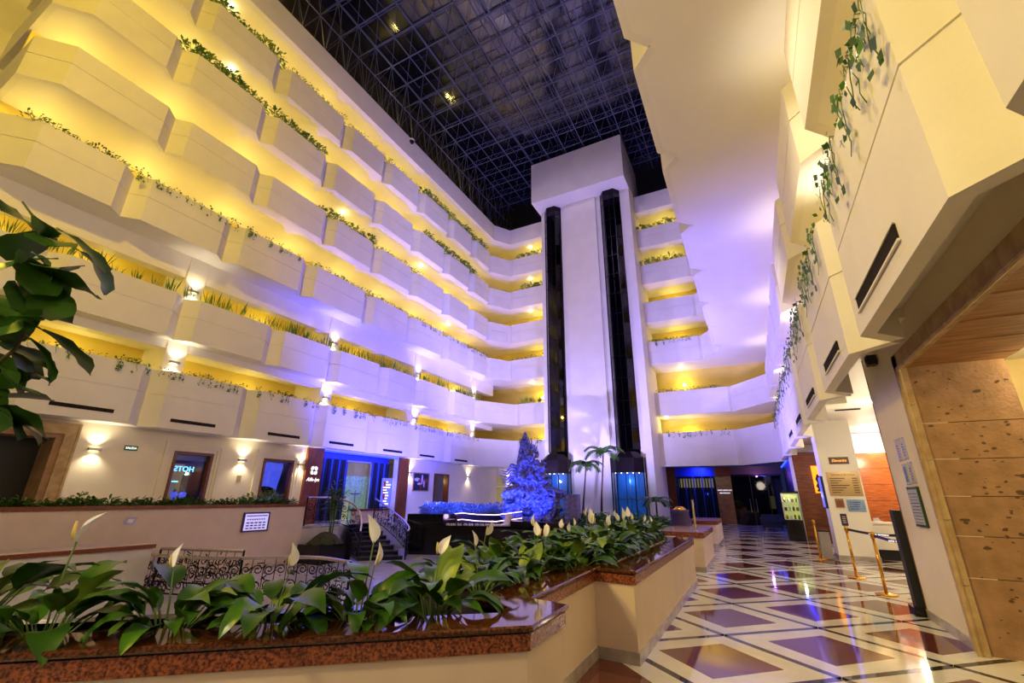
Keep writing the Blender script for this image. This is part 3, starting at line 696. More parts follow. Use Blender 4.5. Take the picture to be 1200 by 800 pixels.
sg = tilt_sign('calendar_sign','lavender schedule board in a violet frame on the planter wall','sign',9.2,0.52,0.84,0.5)
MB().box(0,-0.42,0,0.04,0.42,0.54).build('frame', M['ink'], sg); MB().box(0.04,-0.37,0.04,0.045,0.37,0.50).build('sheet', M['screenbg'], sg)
b = MB()
for r in range(3):
    for c in range(5): b.box(0.045,-0.31+c*0.13,0.08+r*0.075,0.048,-0.22+c*0.13,0.115+r*0.075)
b.box(0.045,-0.33,0.43,0.048,0.33,0.455)
for c in range(8): b.box(0.045,-0.3+c*0.075,0.325,0.048,-0.26+c*0.075,0.36)
b.build('schedule_cells', M['ink'], sg)
s5 = thing('wall_notice', 'small white diamond notice on the planter wall at the left', 'sign', (-13.59, 5.95, 0.94))
MB().quad((0.01,-0.13,-0.06),(0.01,0.08,-0.1),(0.01,0.15,0.08),(0.01,-0.08,0.1)).build('plate', M['acrylic'], s5); MB().quad((0.013,-0.06,-0.03),(0.013,0.05,-0.05),(0.013,0.08,0.04),(0.013,-0.04,0.05)).build('symbol', M['white'], s5)

# ---------------------------------------------------------------- stairs and railings
L0, L1_, R0, R1_ = Vector((-12.15,12.1)), Vector((-14.4,13.6)), Vector((-11.1,13.15)), Vector((-14.6,15.2))
st = struct(bpy.data.objects.new('floor_stairs', None)); COL.objects.link(st)
NS = 8
for k in range(NS):
    a = k/NS
    p = [L0.lerp(L1_,a), R0.lerp(R1_,a), R1_, L1_]
    MB().prism([tuple(v) for v in p], -0.5+1.0*k/NS if k else -0.5, -0.5+1.0*(k+1)/NS-0.02).build('step', M['black'], st)
    c2 = (k+1.0)/NS
    p = [L0.lerp(L1_,a-0.006), R0.lerp(R1_,a-0.006), R0.lerp(R1_,c2), L0.lerp(L1_,c2)]
    MB().prism([tuple(v) for v in p], -0.5+1.0*(k+1)/NS-0.02, -0.5+1.0*(k+1)/NS).build('tread', mat('tread','#3a3640',0.25) if k == 0 else bpy.data.materials['tread'], st)
def scroll_rail(name, label, pts, h=0.9, seg=0.32, newel=True):
    t = thing(name, label, 'railing', pts[0])
    base = Vector(pts[0]); P_ = [Vector(p)-base for p in pts]
    MB().tube([p+Vector((0,0,h)) for p in P_], 0.035, 8).build('handrail', M['railtop'], t)
    MB().tube([p+Vector((0,0,0.08)) for p in P_], 0.018, 6).build('bottom_rail', M['iron'], t)
    b = MB(); r = random.Random(len(name)+len(pts))
    # resample
    L = [0]
    for a, c in zip(P_, P_[1:]): L.append(L[-1] + (c-a).length)
    def at_(s):
        for i in range(len(P_)-1):
            if s <= L[i+1] or i == len(P_)-2:
                return P_[i].lerp(P_[i+1], (s-L[i])/max(1e-6, L[i+1]-L[i]))
    n = max(2, int(L[-1]/seg))
    for k in range(n):
        s0 = L[-1]*(k+0.5)/n
        for (zc, sg_) in ((h*0.32, 1), (h*0.70, -1)):
            pp = []
            for j in range(22):
                th = j*0.42*sg_ + k*PI; rr = seg*0.5*(1-j/26)
                c = at_(min(max(s0 + rr*math.cos(th), 0), L[-1])); pp.append(c + Vector((0,0,zc + rr*0.95*math.sin(th))))
            b.tube(pp, 0.011, 4)
            for q_ in range(3):
                a1 = at_(min(max(s0+r.uniform(-.5,.5)*seg,0),L[-1])) + Vector((0,0,zc+r.uniform(-.22,.22)*h))
                b.bar(a1, a1+Vector((r.uniform(-.1,.1),r.uniform(-.1,.1),r.uniform(-.1,.1))), 0.014, 4)
        c = at_(L[-1]*k/n); b.bar(c+Vector((0,0,0.08)), c+Vector((0,0,h)), 0.008, 4)
    stuff(b.build('scrollwork', M['iron'], t))
    for e in (P_[0], P_[-1]): MB().bar(e, e+Vector((0,0,h+0.02)), 0.025, 8).build('post', M['iron'], t)
    return t
def arc(pts, n=8):
    out = []
    for i in range(len(pts)-1):
        p0 = Vector(pts[max(i-1,0)]); p1 = Vector(pts[i]); p2 = Vector(pts[i+1]); p3 = Vector(pts[min(i+2,len(pts)-1)])
        for k in range(n):
            t = k/n; out.append(0.5*((2*p1)+(-p0+p2)*t+(2*p0-5*p1+4*p2-p3)*t*t+(-p0+3*p1-3*p2+p3)*t**3))
    out.append(Vector(pts[-1])); return out
scroll_rail('stair_railing','black scroll iron railing curving down the left side of the dark stairs', arc([(-13.6,10.95,0.58),(-13.6,12.2,0.56),(-13.3,12.75,0.35),(-12.75,12.65,-0.05),(-12.2,12.15,-0.5)]))
scroll_rail('stair_railing','black scroll iron railing curving down the right side of the dark stairs', arc([(-14.65,15.25,0.52),(-13.7,14.95,0.25),(-12.3,14.25,-0.12),(-11.3,13.6,-0.4),(-11.05,13.2,-0.5)]))
scroll_rail('terrace_railing','low scroll iron railing beyond the front planter at the left', arc([(-12.6,6.0,-0.5),(-11.4,6.0,-0.5),(-10.2,6.5,-0.5),(-8.9,7.5,-0.5),(-7.6,7.4,-0.5)]), h=0.78, seg=0.22)
scroll_rail('terrace_railing','second scroll iron railing just behind the low one at the left', [(-13.2,6.6,-0.5),(-12.2,6.9,-0.5),(-11.0,7.3,-0.5)], h=0.8, seg=0.22)
lw = thing('landing_wall','short cream wall with brown cap at the head of the stairs','planter',(-15.6,16.0,0.5))
MB().box(-0.15,-1.0,0,0.15,1.0,0.42).build('wall', M['planterwall'], lw); MB().box(-0.2,-1.05,0.42,0.2,1.05,0.50).build('cap', M['granite'], lw)
# rock planter by the stairs
rk = thing('rock_planter','black stone planter with mossy mound beside the stairs','planter',(-13.0,11.5,-0.5))
MB().box(-0.5,-0.75,0,0.55,0.55,0.55).build('block', M['black'], rk)
moundrows = [[(r*0.5*math.cos(a*PI/8), -0.1+r*0.62*math.sin(a*PI/8), 0.55+0.34*(1-r*r)+0.03*math.sin(3*a+r*9)) for a in range(17)] for r in (0.02,0.3,0.6,0.85,1.0)]
MB().grid(moundrows).build('moss_mound', mat('moss','#4a4a20',0.9,noise=0.5,nscale=14,bump=0.6), rk, True)

# ---------------------------------------------------------------- leaves
def blade(b, base, az, length, width, lean, droop, pet=0.4, fold=0.25, n=6, hd=0.0):
    # curved leaf blade on a petiole, appended to builder b
    d = Vector((math.cos(az), math.sin(az), 0)); up = Vector((0,0,1)); sd = Vector((-math.sin(az), math.cos(az), 0))
    pts = []; p = Vector(base); a = lean
    total = pet*length*1.0 + length; m = 3 + n
    for i in range(m+1):
        pts.append(p.copy())
        st_ = (pet*length/3) if i < 3 else length/n
        if i >= 3: a -= droop/n
        else: a -= droop*0.06
        p = p + (d*math.cos(a) + up*math.sin(a))*st_
    return pts, sd, d, up
def leaf_mesh(name, length, width, lean, droop, pet, m, mstem, fold=0.22, n=7, wprof=None):
    b = MB(); pts, sd, d, up = blade(b, (0,0,0), 0, length, width, lean, droop, pet, n=n)
    if pet > 0: b.tube(pts[:4], 0.006, 4, rads=[0.007,0.006,0.005,0.004])
    nf = len(b.f); rows = []
    for i in range(3, len(pts)):
        t = (i-3)/n
        wv = wprof(t) if wprof else math.sin(PI*min(1, t**0.8))**0.85*(1-0.25*t)
        wv = max(wv, 0.02)*width/2
        tan = (pts[min(i+1,len(pts)-1)]-pts[i-1]).normalized(); nor = sd.cross(tan) * -1
        wav = 0.02*length*math.sin(i*1.9)
        rows.append([pts[i]+sd*wv+nor*(fold*wv+wav), pts[i]+sd*wv*.5+nor*fold*wv*.3, pts[i], pts[i]-sd*wv*.5+nor*fold*wv*.3, pts[i]-sd*wv+nor*(fold*wv-wav)])
    b.grid(rows)
    me = b.mesh(name, mstem, True); me.materials.append(m)
    for k, p in enumerate(me.polygons): p.material_index = 0 if k < nf else 1
    return me
LEAVES = []
for k in range(8):
    r = random.Random(40+k)
    LEAVES.append(leaf_mesh('leaf', r.uniform(.28,.38), r.uniform(.13,.175), r.uniform(.85,1.45), r.uniform(1.0,2.2), r.uniform(.35,.75), M['leaf' if k % 4 else 'leaflight'] if k % 3 else M['leafdark'], M['stem']))
def spathe_mesh():
    b = MB(); rows = []
    n = 8
    for i in range(n+1):
        t = i/n; wv = 0.045*max(math.sin(PI*min(1,t**0.75)),0.03)*(1-.2*t)
        z = 0.16*t; x = 0.012*math.sin(t*2.5)-0.02*t*t
        rows.append([(x+0.5*wv, -wv, z), (x, -wv*.5, z), (x-0.004, 0, z), (x, wv*.5, z), (x+0.5*wv, wv, z)])
    b.grid(rows); return b.mesh('flower', M['spathe'], True)
SPATHE = spathe_mesh()
SPADIX = MB().tube([(0.01,0,0.0),(0.016,0,0.03),(0.018,0,0.075)], 0.008, 6, [0.006,0.008,0.005]).mesh('spadix', M['spadix'], True)
STALK = MB().tube([(0,0,0),(0.01,0.004,0.2),(0.0,0,0.42)], 0.004, 5).mesh('flower_stalk', M['stem'], True)
def lily(loc, label, group, nleaf, nflow, scale, seed, hmax=1.0):
    r = random.Random(seed)
    t = thing('peace_lily', label, 'plant', loc, r.uniform(0,6.28), group)
    for k in range(nleaf):
        o = link('leaf', LEAVES[r.randrange(len(LEAVES))], t)
        a = k*2.4 + r.uniform(-.4,.4); s = scale*r.uniform(.7,1.15)
        o.location = (0.05*math.cos(a)*scale, 0.05*math.sin(a)*scale, 0)
        o.rotation_euler = (r.uniform(-.3,.3), r.uniform(-.45,.15), a); o.scale = (s, s, s)
    for k in range(nflow):
        a = r.uniform(0, 6.28); s = scale*r.uniform(.85,1.25)
        k1 = link('flower_stalk', STALK, t); k1.rotation_euler = (r.uniform(-.2,.2), r.uniform(-.2,.2), a); k1.scale = (s,s,s)
        f = link('flower', SPATHE, k1); f.location = (0,0,0.41); f.rotation_euler = (r.uniform(-.3,.3), r.uniform(-.5,.3), r.uniform(0,6.28)); f.scale=(.9,.9,.95)
        # spadix is a third level piece
        link('spadix', SPADIX, k1).location = (0.01,0,0.415)
    return t

# ---------------------------------------------------------------- front planter
pln = thing('front_planter','angular cream planter with polished red granite cap in the foreground','planter',(-1.9,4,0))
OUT = [(-6.5,-1.62),(-1.36,2.82),(-1.37,3.40),(-1.70,3.46),(-1.73,5.30),(-1.29,5.27),(-1.27,10.25)]
OUT = [(x+1.9,y-4) for x,y in OUT]
def sweepb(prof): return MB().sweep(OUT, prof)
sweepb([(0,0),(0,0.74),(-0.14,0.74),(-0.14,0)]).build('wall', M['planterwall'], pln)
sweepb([(0.025,0.725),(0.025,0.815),(-0.14,0.815),(-0.14,0.725)]).build('granite_band', M['granite'], pln)
sweepb([(0.012,0.815),(0.012,0.825),(-0.14,0.825),(-0.14,0.815)]).build('shadow_joint', M['dark'], pln)
sweepb([(0.04,0.828),(0.048,0.838),(0.048,0.852),(0.036,0.862),(-0.30,0.862),(-0.30,0.825)]).build('granite_cap', M['granite_top'], pln)
MB().sweep(OUT[2:], [(0.015,0),(0.015,0.11),(-0.05,0.11),(-0.05,0)]).build('marble_skirting', M['marble'], pln)
inner = [(x-0.26*0.7,y+0.2) for x,y in OUT[:2]] + [(OUT[3][0]-0.28,OUT[3][1]-0.2),(OUT[4][0]-0.28,OUT[4][1]+0.25),(OUT[5][0]-0.28,OUT[5][1]+0.28),(OUT[6][0]-0.28,OUT[6][1]-0.1)]
BK = [(-6.9,-1.1),(-2.35,2.82),(-2.95,3.6),(-2.95,10.25)]; BK = [(x+1.9,y-4) for x,y in BK]
MB().sweep(BK, [(0.0,-0.5),(0.0,0.84),(-0.12,0.84),(-0.12,-0.5)]).build('back_wall', M['black'], pln)
MB().sweep([(OUT[6][0],OUT[6][1]),(BK[3][0],BK[3][1])], [(0,0),(0,0.86),(-0.14,0.86),(-0.14,0)]).build('end_wall', M['planterwall'], pln)
MB().prism(inner + [BK[3],BK[2],BK[1],BK[0]], 0.5, 0.80).build('soil', M['soil'], pln)
pb = MB(); r = random.Random(3)
for k in range(420):
    a = r.random()
    if k < 320: x = -1.60-0.14*r.random(); y = 5.5+4.6*a
    else:
        x = -2.03-0.15*r.random(); y = 3.4+1.9*a
    s = r.uniform(.010,.02); pb.lathe(x+1.9,y-4,[(s*.5,0.80),(s,0.80+s*.7),(s*.4,0.80+s*1.3)],5)
for k in range(160):
    a = r.random(); x = -4.5+2.6*a; y = 0.1+ (x+4.5)*0.864+0.32+r.random()*.1; s = r.uniform(.012,.028)
    pb.lathe(x+1.9,y-4,[(s*.5,0.80),(s,0.80+s*.5),(s*.4,0.80+s)],5)
stuff(pb.build('pebbles', M['pebble'], pln))
# second and third planters along the walkway to the entrance
for k, (y0, y1, xr) in enumerate(((11.95,14.5,-1.26),(18.1,21.0,-1.4))):
    t = thing('end_planter', ['first low cream pier with granite cap past the front planter','second low cream pier with granite cap before the entrance'][k], 'planter', (xr, y0, 0))
    MB().box(-0.95,0,0,0,y1-y0,0.72).build('wall', M['planterwall'], t); MB().box(-1.0,-0.04,0.72,0.04,y1-y0+.04,0.84).build('cap', M['granite'], t); MB().box(-0.97,-0.02,0,0.015,y1-y0+.02,0.11).build('marble_skirting', M['marble'], t)
    MB().box(-2.4,0.1,0,-0.95,y1-y0,0.6).build('soil', M['soil'], t)
po = thing('slim_post','slim pale metal post standing on the first granite capped pier','post',(-1.42,12.3,0.84))
MB().bar((0,0,0),(0,0,0.72),0.022,8).build('post', M['railtop'], po); MB().lathe(0,0,[(0.05,0),(0.05,0.02),(0.03,0.03)],10).build('foot', M['steel'], po)

# peace lilies in the front planter
def front_pt(x, off): return (x, 2.82+(x+1.36)*0.864+off)
fl = [(-4.55,.55,'far left, under the fig'),(-3.95,.5,'fifth from the corner'),(-3.45,.5,'fourth'),(-3.02,.5,'third'),(-2.62,.5,'second'),(-2.28,.46,'first')]
names = ['at the front planter\'s left edge under the fig','sixth from the planter corner','fifth from the planter corner','fourth from the planter corner','third from the planter corner','second from the planter corner','nearest the granite corner of the front planter']
xs = [-4.6,-4.1,-3.62,-3.16,-2.74,-2.36,-2.08]
for k, x in enumerate(xs):
    px, py = front_pt(x, .46 if k < 6 else .62)
    lily((px, py, 0.78), 'peace lily with broad glossy leaves, ' + names[k], None, 22 if k < 3 else 28, 1 if k != 5 else 2, 1.1, 100+k)
k = 0
for y in [3.75,4.2,4.65,5.1,5.5,5.9,6.3,6.7,7.1,7.5,7.9,8.3,8.7,9.1,9.5,9.9]:
    for c in range(2 if y < 5.2 else 3):
        x = (-2.25 if y < 5.4 else -1.95) - c*0.38 + rnd.uniform(-.06,.06)
        if x < -2.85: continue
        lily((x, y+rnd.uniform(-.08,.08), 0.78), 'peace lily in the walkway planter, %s row from the floor, %s from the near end' % (ORD[c], nth(k)), 'peace lilies along the walkway planter', 18, (1 if (c+int(y*3)) % 2 else 0) if y < 5.5 else (1 if k % 2 else 0), 1.0, 200+k); k += 1
for k, (x, y) in enumerate(((-2.65,12.5),(-2.75,13.3),(-3.2,12.7))):
    lily((x,y,0.62), 'dark lily plant by the slim post on the pier, %s' % ['nearest the post','behind the post','left of the post'][k], None, 12, 1, 0.9, 300+k)
for k, (x, y) in enumerate(((-2.75,18.7),(-2.85,19.6))):
    lily((x,y,0.62), 'leafy plant beside the second pier, %s one' % ['near','far'][k], None, 12, 0, 1.0, 320+k)

# tall lily and fig at the left edge
tl = lily((-4.15,1.12,0.78), 'tall dark peace lily leaning in at the left edge of the frame', None, 24, 2, 1.5, 411)
fg = thing('fiddle_leaf_fig','fiddle leaf fig with big dark leaves reaching in at the left edge','plant',(-4.52,0.80,0.78))
MB().tube([(0,0,0),(0.05,0.02,0.8),(0.02,0.05,1.6),(0.1,0.08,2.3)],0.03,8,[.035,.03,.025,.015]).build('trunk', M['bark'], fg, True)
MB().tube([(0.04,0.04,1.3),(0.2,0.08,1.55),(0.36,0.12,1.7),(0.45,0.14,2.1)],0.015,6,[.018,.014,.011,.007]).build('branch', M['bark'], fg, True)
fig_w = lambda t: (0.35+0.95*t**0.7)*math.sqrt(max(0.0,1-t**6))*(0.25 if t < .02 else 1)
FIG = [leaf_mesh('leaf', .36, .24, 0.15, 0.5+.3*k, .12, M['leafdark'], M['stem'], 0.15, 8, fig_w) for k in range(3)]
r = random.Random(12)
for k in range(44):
    z = 1.25+1.35*(k/44)+r.uniform(-.05,.05); a = r.uniform(-.6,1.7) if k % 4 else r.uniform(2,5)
    bx_ = 0.32+0.2*math.sin(z*3); o = link('leaf', FIG[k%3], fg, (bx_*r.uniform(.5,1.1), 0.1+r.uniform(-.12,.12), z))
    s = r.uniform(.85,1.2); o.scale = (s,s,s); o.rotation_euler = (r.uniform(-.6,.6), r.uniform(-.5,.7), a)

# low plants in the left planter
def bush_mesh(name, n, rad, h, ls, m, seed, wd=0.4, spiky=False, trail=0):
    r = random.Random(seed); b = MB()
    for k in range(n):
        a = r.uniform(0,6.28); q_ = math.sqrt(r.random())*rad; z = h*r.random()**0.8*(1-0.4*q_/rad)
        p = Vector((q_*math.cos(a), q_*math.sin(a), z)); l = ls*r.uniform(.6,1.3); el = r.uniform(-.4,1.0) if not spiky else r.uniform(1.1,1.5); a2 = a + r.uniform(-1,1)
        if spiky: p.z = 0; l = h*r.uniform(.5,1.15)
        d = Vector((math.cos(a2)*math.cos(el), math.sin(a2)*math.cos(el), math.sin(el))); s_ = d.cross(Vector((0.1,0.2,1))).normalized()*l*wd*.5
        mid = p+d*l*.5+Vector((0,0,l*.05)); tip = p+d*l-Vector((0,0,l*(.15 if not spiky else 0)))
        b.quad(p, mid+s_, tip, mid-s_)
        if not spiky and k % 6 == 0: b.bar((p.x*.3,p.y*.3,0), tuple(p), .006, 3, cap=False)
    return b.mesh(name, m)
LOW = [bush_mesh('low_fern', 110, .22, .3, .16, M[c], 60+k, .35) for k, c in enumerate(('leaf','leafdark','leaf'))]
for k in range(30):
    y = 3.6 + k*0.245
    o = link('leafy_plant', LOW[k%3], None, (-14.05+rnd.uniform(-.1,.1), y, 1.14)); o.rotation_euler = (0,0,rnd.uniform(0,6)); s = rnd.uniform(.9,1.2); o.scale=(s,s,s)
    tag(o, 'low leafy plant in the left granite capped planter, %s from its near end' % nth(k), 'plant', 'plants in the left planter')
YB = bush_mesh('shrub', 260, .34, .75, .15, M['leaflight'], 77, .5)
for k, (y, s) in enumerate(((9.45,.85),(10.2,1.0),(5.2,.8))):
    o = link('shrub', YB, None, (-14.5, y, 1.05)); o.scale=(s,s,s)
    tag(o, ['bright green shrub right of the first window','taller bright green shrub left of the second window','bright green shrub below the dark stone portal'][k], 'plant')
FL = MB()
for k in range(5): FL.quad((0.03*k-.06,0,0),(0.02+0.03*k-.06,0.01,0.05),(0.03*k-.06,0,0.11),(-0.02+0.03*k-.06,0.01,0.05))

# ---------------------------------------------------------------- fountain, sculpture, garden
fo = thing('fountain','black granite fountain basin with stepped walls and water before the tower','fountain',(-9,17,-0.5))
loc = lambda p: (p[0]+9, p[1]-17)
MB().prism([loc(p) for p in ((-12.0,14.3),(-10.75,14.9),(-10.75,15.7),(-12.5,15.5))], 0, 1.42).build('left_block', M['black'], fo)
MB().prism([loc(p) for p in ((-12.0,14.3),(-12.5,15.5),(-14.2,18.0),(-13.9,18.6),(-12.2,16.0))], 0, 1.40).build('side_wall', M['black'], fo)
MB().prism([loc(p) for p in ((-10.75,14.9),(-8.4,15.95),(-8.6,16.4),(-10.75,15.6))], 0, 1.02).build('trough_wall', M['black'], fo)
MB().prism([loc(p) for p in ((-8.4,15.95),(-4.9,15.0),(-4.7,15.3),(-8.3,16.4))], 0, 1.22).build('right_wall', M['black'], fo)
MB().prism([loc(p) for p in ((-4.9,15.0),(-2.95,15.0),(-2.95,15.3),(-4.7,15.3))], 0, 1.22).build('right_wall', M['black'], fo)
wat = glass_mat('water','#9aa8d8',0.10,0.04)
MB().prism([loc(p) for p in ((-11.5,15.6),(-8.5,16.4),(-8.2,17.6),(-11.8,18.2))], 0.93, 0.98).build('water', wat, fo)
MB().prism([loc(p) for p in ((-11.5,15.6),(-8.5,16.4),(-8.2,17.6),(-11.8,18.2))], 0.4, 0.90).build('basin', M['darkblue'], fo)
gbed = MB().prism([(p[0],p[1]) for p in ((-12.4,15.8),(-4.8,15.4),(-3,15.3),(-3,25.1),(-12,28),(-14,28),(-14,18.3))], -0.5, 0.42).build('floor_garden', M['soil'], None); struct(gbed)
gl = [(-11.3,15.75),(-10.6,16.0),(-9.9,15.95),(-9.2,16.25),(-8.6,16.4),(-8.3,16.75)]
for k, dz in enumerate((0.62,0.86)):
    o = MB().tube([(x, y, dz+0.06*math.sin(x*2.2)+0.05*(x+11)) for x, y in gl], 0.013, 6).build('led_tube', M['ledwhite'], None)
    tag(o, ['lower glowing light tube along the fountain edge','upper glowing light tube along the fountain edge'][k], 'light strip')
    p = light('POINT','led_glow',(-10.2+k*1.2,15.85,0.8),(0.7,0.5,1.0),8,radius=0.1)
tr = MB()
for k in range(40): 
    a = k/40; x = -10.7+2.3*a; y = 14.93+1.02*a+rnd.uniform(0,.15); s = rnd.uniform(.03,.06)
    tr.lathe(x,y,[(s,0.52),(s*1.1,0.55),(s*.5,0.60)],5)
o = stuff(tr.build('fountain_pebbles', M['pebble'], None)); tag(o,'line of pale pebbles along the lower fountain trough','pebbles')
o = MB().box(-8.75,16.0,0.55,-8.45,16.15,0.95).build('rock', M['pebble'], None); o.data.vertices[4].co.x += .12; o.data.vertices[7].co.x += .1; tag(o,'pale rock at the right end of the lit fountain trough','rock')

# sculpture: carved root-like peak with figures and fins
sc = thing('carved_sculpture','tall jagged carved figure sculpture washed in blue light on the fountain','sculpture',(-8.75,18.5,0.42))
r = random.Random(5)
from mathutils import noise as mnoise
BASE = [(0,1.08),(.3,1.22),(.7,1.12),(1.05,1.22),(1.35,1.12),(1.6,.86),(1.9,.9),(2.15,.74),(2.45,.62),(2.75,.42),(3.0,.30),(3.25,.26),(3.5,.20),(3.75,.13),(3.95,.02)]
def base_r(z):
    for (za, ra), (zb, rb) in zip(BASE, BASE[1:]):
        if z <= zb: return ra + (rb-ra)*(z-za)/(zb-za)
    return .02
cb_ = MB(); rows = []
for i in range(110):
    z = 3.94*i/109; row = []; R0_ = base_r(z); ox = -.05+.12*math.sin(z*1.5) - .12*max(0, z-2.4)
    for j in range(96):
        a_ = 2*PI*j/96; p_ = Vector((math.cos(a_)*1.3, math.sin(a_)*1.3, z*1.15))
        t1 = mnoise.turbulence(p_*1.6, 4, True); t2 = abs(mnoise.noise(p_*5.5+Vector((3,1,7))))
        q_ = R0_*(0.62 + 0.62*t1 + 0.22*t2) + 0.05*math.sin(a_*11+z*7)*min(1, R0_)
        row.append((ox+q_*math.cos(a_), .74*q_*math.sin(a_), z + 0.09*mnoise.noise(p_*3)))
    row.append(row[0]); rows.append(row)
cb_.grid(rows).build('carved_mass', M['driftwood'], sc, False)
def tendril(pts, r0, r1, name):
    MB().tube(arc(pts, 6), .05, 6, [r0+(r1-r0)*i/(6*(len(pts)-1)) for i in range(6*(len(pts)-1)+1)]).build(name, M['driftwood'], sc, True)
for k in range(7): tendril([(-.5,-.1,1.55+.13*k),(-.85,-.2,1.75+.13*k),(-1.0-.06*(k%3),-.2,1.62+.12*k),(-1.3-.05*(k%4),-.25,1.78+.1*k)], .07, .012, 'branch_arm')
for k in range(46):
    a = r.uniform(-3.0,.4); z = r.uniform(.2,3.2); rr = base_r(z)*r.uniform(.75,.95)
    tendril([(rr*.7*math.cos(a),rr*.7*math.sin(a),z),(rr*1.1*math.cos(a),.85*rr*math.sin(a),z+.18),(rr*1.2*math.cos(a+.3),.9*rr*math.sin(a+.3),z+.08),(rr*1.35*math.cos(a+.45),.9*rr*math.sin(a+.45),z+.3)], .055, .006, 'wave_curl')
for k in range(6): tendril([(.5,-.2,.1+.2*k),(1.0,-.3,.3+.2*k),(1.25,-.3,.6+.12*k),(1.2,-.3,.95+.1*k)], .09, .02, 'fin')
for k in range(3): tendril([(-.15+.1*k,-.05,3.0),(-.2+.12*k,-.05,3.3),(-.1+.1*k,-.1,3.5),(-.25+.16*k,-.1,3.85-.1*k)], .07, .012, 'crown_spike')
for s_, (x,z,h) in enumerate(((-.1,2.35,.75),(.42,2.0,.7))):
    b = MB(); b.lathe(x,-.22,[(.2,z),(.16,z+.2*h),(.2,z+.5*h),(.15,z+.66*h),(.06,z+.72*h),(.07,z+.75*h),(.105,z+.85*h),(.09,z+.97*h),(.02,z+1.02*h)],12); b.build('figure', M['driftwood'], sc, True)
    tendril([(x+.12,-.25,z+.5*h),(x+.35,-.35,z+.42*h),(x+.4,-.45,z+.65*h)], .05,.03,'arm'); tendril([(x-.12,-.25,z+.5*h),(x-.32,-.38,z+.35*h),(x-.2,-.5,z+.2*h)], .05,.03,'arm')
b = MB(); b.lathe(.18,-.70,[(.05,.3),(.22,.42),(.26,.58),(.15,.76),(.04,.84)],12); b.build('painted_hollow_shade', mat('carved_dark','#141c24',0.5,noise=.4,nscale=10), sc, True)  # near-black solid, its colour standing in for the shade of a hollow
b = MB(); b.lathe(-.65,-.75,[(.05,.85),(.22,.92),(.24,1.02),(.05,1.08)],12); b.build('fish_body', bpy.data.materials['carved_dark'], sc, True)
for k, (x, y, e) in enumerate(((-10.2,16.9,420),(-7.6,16.6,420),(-8.9,16.3,260))):
    light('SPOT','sculpture_flood',(x,y,0.95),(0.04,0.07,1.0),e*1.9,(-8.75,18.5,2.0),angle=75,radius=0.05)
ste = thing('stone_stele','grey carved stone block standing right of the blue sculpture','stele',(-6.75,18.3,0.42))
MB().prism([(-.27,-.2),(.27,-.2),(.27,.2),(-.27,.2)],0,1.28).build('block', mat('stele_stone','#8a7a6c',0.8,noise=.4,nscale=9,bump=.6,bscale=18), ste)
b = MB()
for k in range(6): b.box(-.285,-.215,.12+.2*k,-.05,-.19,.2+.2*k)
b.build('carved_bands', M['driftwood'], ste)
struct(MB().prism([(-13.6,17.6),(-12.5,15.7),(-10.8,15.85),(-10.4,19.0),(-13.6,19.4)], 0.4, 0.84).build('floor_garden_terrace', M['soil']))
# garden plants round the fountain
PS = [bush_mesh('blue_wash_bush', 200, .5, .5, .2, M['leafbluewash'], 180+k, .35) for k in range(2)]
PG = [bush_mesh('garden_bush', 200, .5, .55, .2, M[c], 80+k, .35) for k, c in enumerate(('leaf','leafdark','leaf'))]
gp = [(-13.2,17.6),(-12.7,17.0),(-12.3,16.4),(-12.0,17.4),(-11.6,16.9),(-11.9,18.2),(-11.2,18.0),(-12.8,18.6),(-12.2,19.3),(-11.3,19.0),(-10.6,19.2),(-13.2,20.0),(-12.3,21.0),(-11.2,20.5),(-10.3,20.5),(-11.9,22.0),(-12.9,22.8),(-6.2,18.6),(-5.5,19.2),(-4.9,18.2),(-4.6,20),(-6.3,20.4),(-7.0,21.5),(-5.4,21.6),(-4.2,22),(-3.8,19),(-3.5,20.6),(-7.7,22.5),(-8.6,23),(-3.7,17.2),(-4.8,16.8),(-5.9,17.0)]
for k, (x, y) in enumerate(gp):
    o = link('garden_plant', PG[k%3] if (x > -8 or y > 19.5) else PS[k%2], None, (x, y, 0.84 if x < -10.4 and y < 19.5 else 0.42)); s = rnd.uniform(.8,1.15); o.scale=(s,s,s); o.rotation_euler=(0,0,rnd.uniform(0,6))
    lf = x < -8
    tag(o, 'blue lit leafy plant in the bed left of the sculpture, %s from the left' % nth(sorted(p for p in gp if p[0] < -8).index((x,y))) if lf else 'dark leafy plant between sculpture and tower, %s from the left' % nth(sorted(p for p in gp if p[0] >= -8).index((x,y))), 'plant', 'plants left of the sculpture' if lf else 'plants before the tower')
for k, (x, y, z) in enumerate(((-12.6,16.2,1.3),(-11.2,16.5,1.2),(-12.2,17.9,1.5),(-5.6,17.6,1.0))):
    light('SPOT','bed_flood',(x+1.2,y-.6,z+1.0),(0.02,0.06,1.0),200,(x,y+1.2,0.5),angle=110,radius=0.1)
light('SPOT','bed_flood',(-11.3,14.7,2.3),(0.01,0.05,1.0),1100,(-12.3,17.6,1.0),angle=80,radius=0.1)
light('SPOT','bed_flood',(-9.8,15.5,1.9),(0.01,0.05,1.0),800,(-11.6,18.2,1.0),angle=80,radius=0.1)
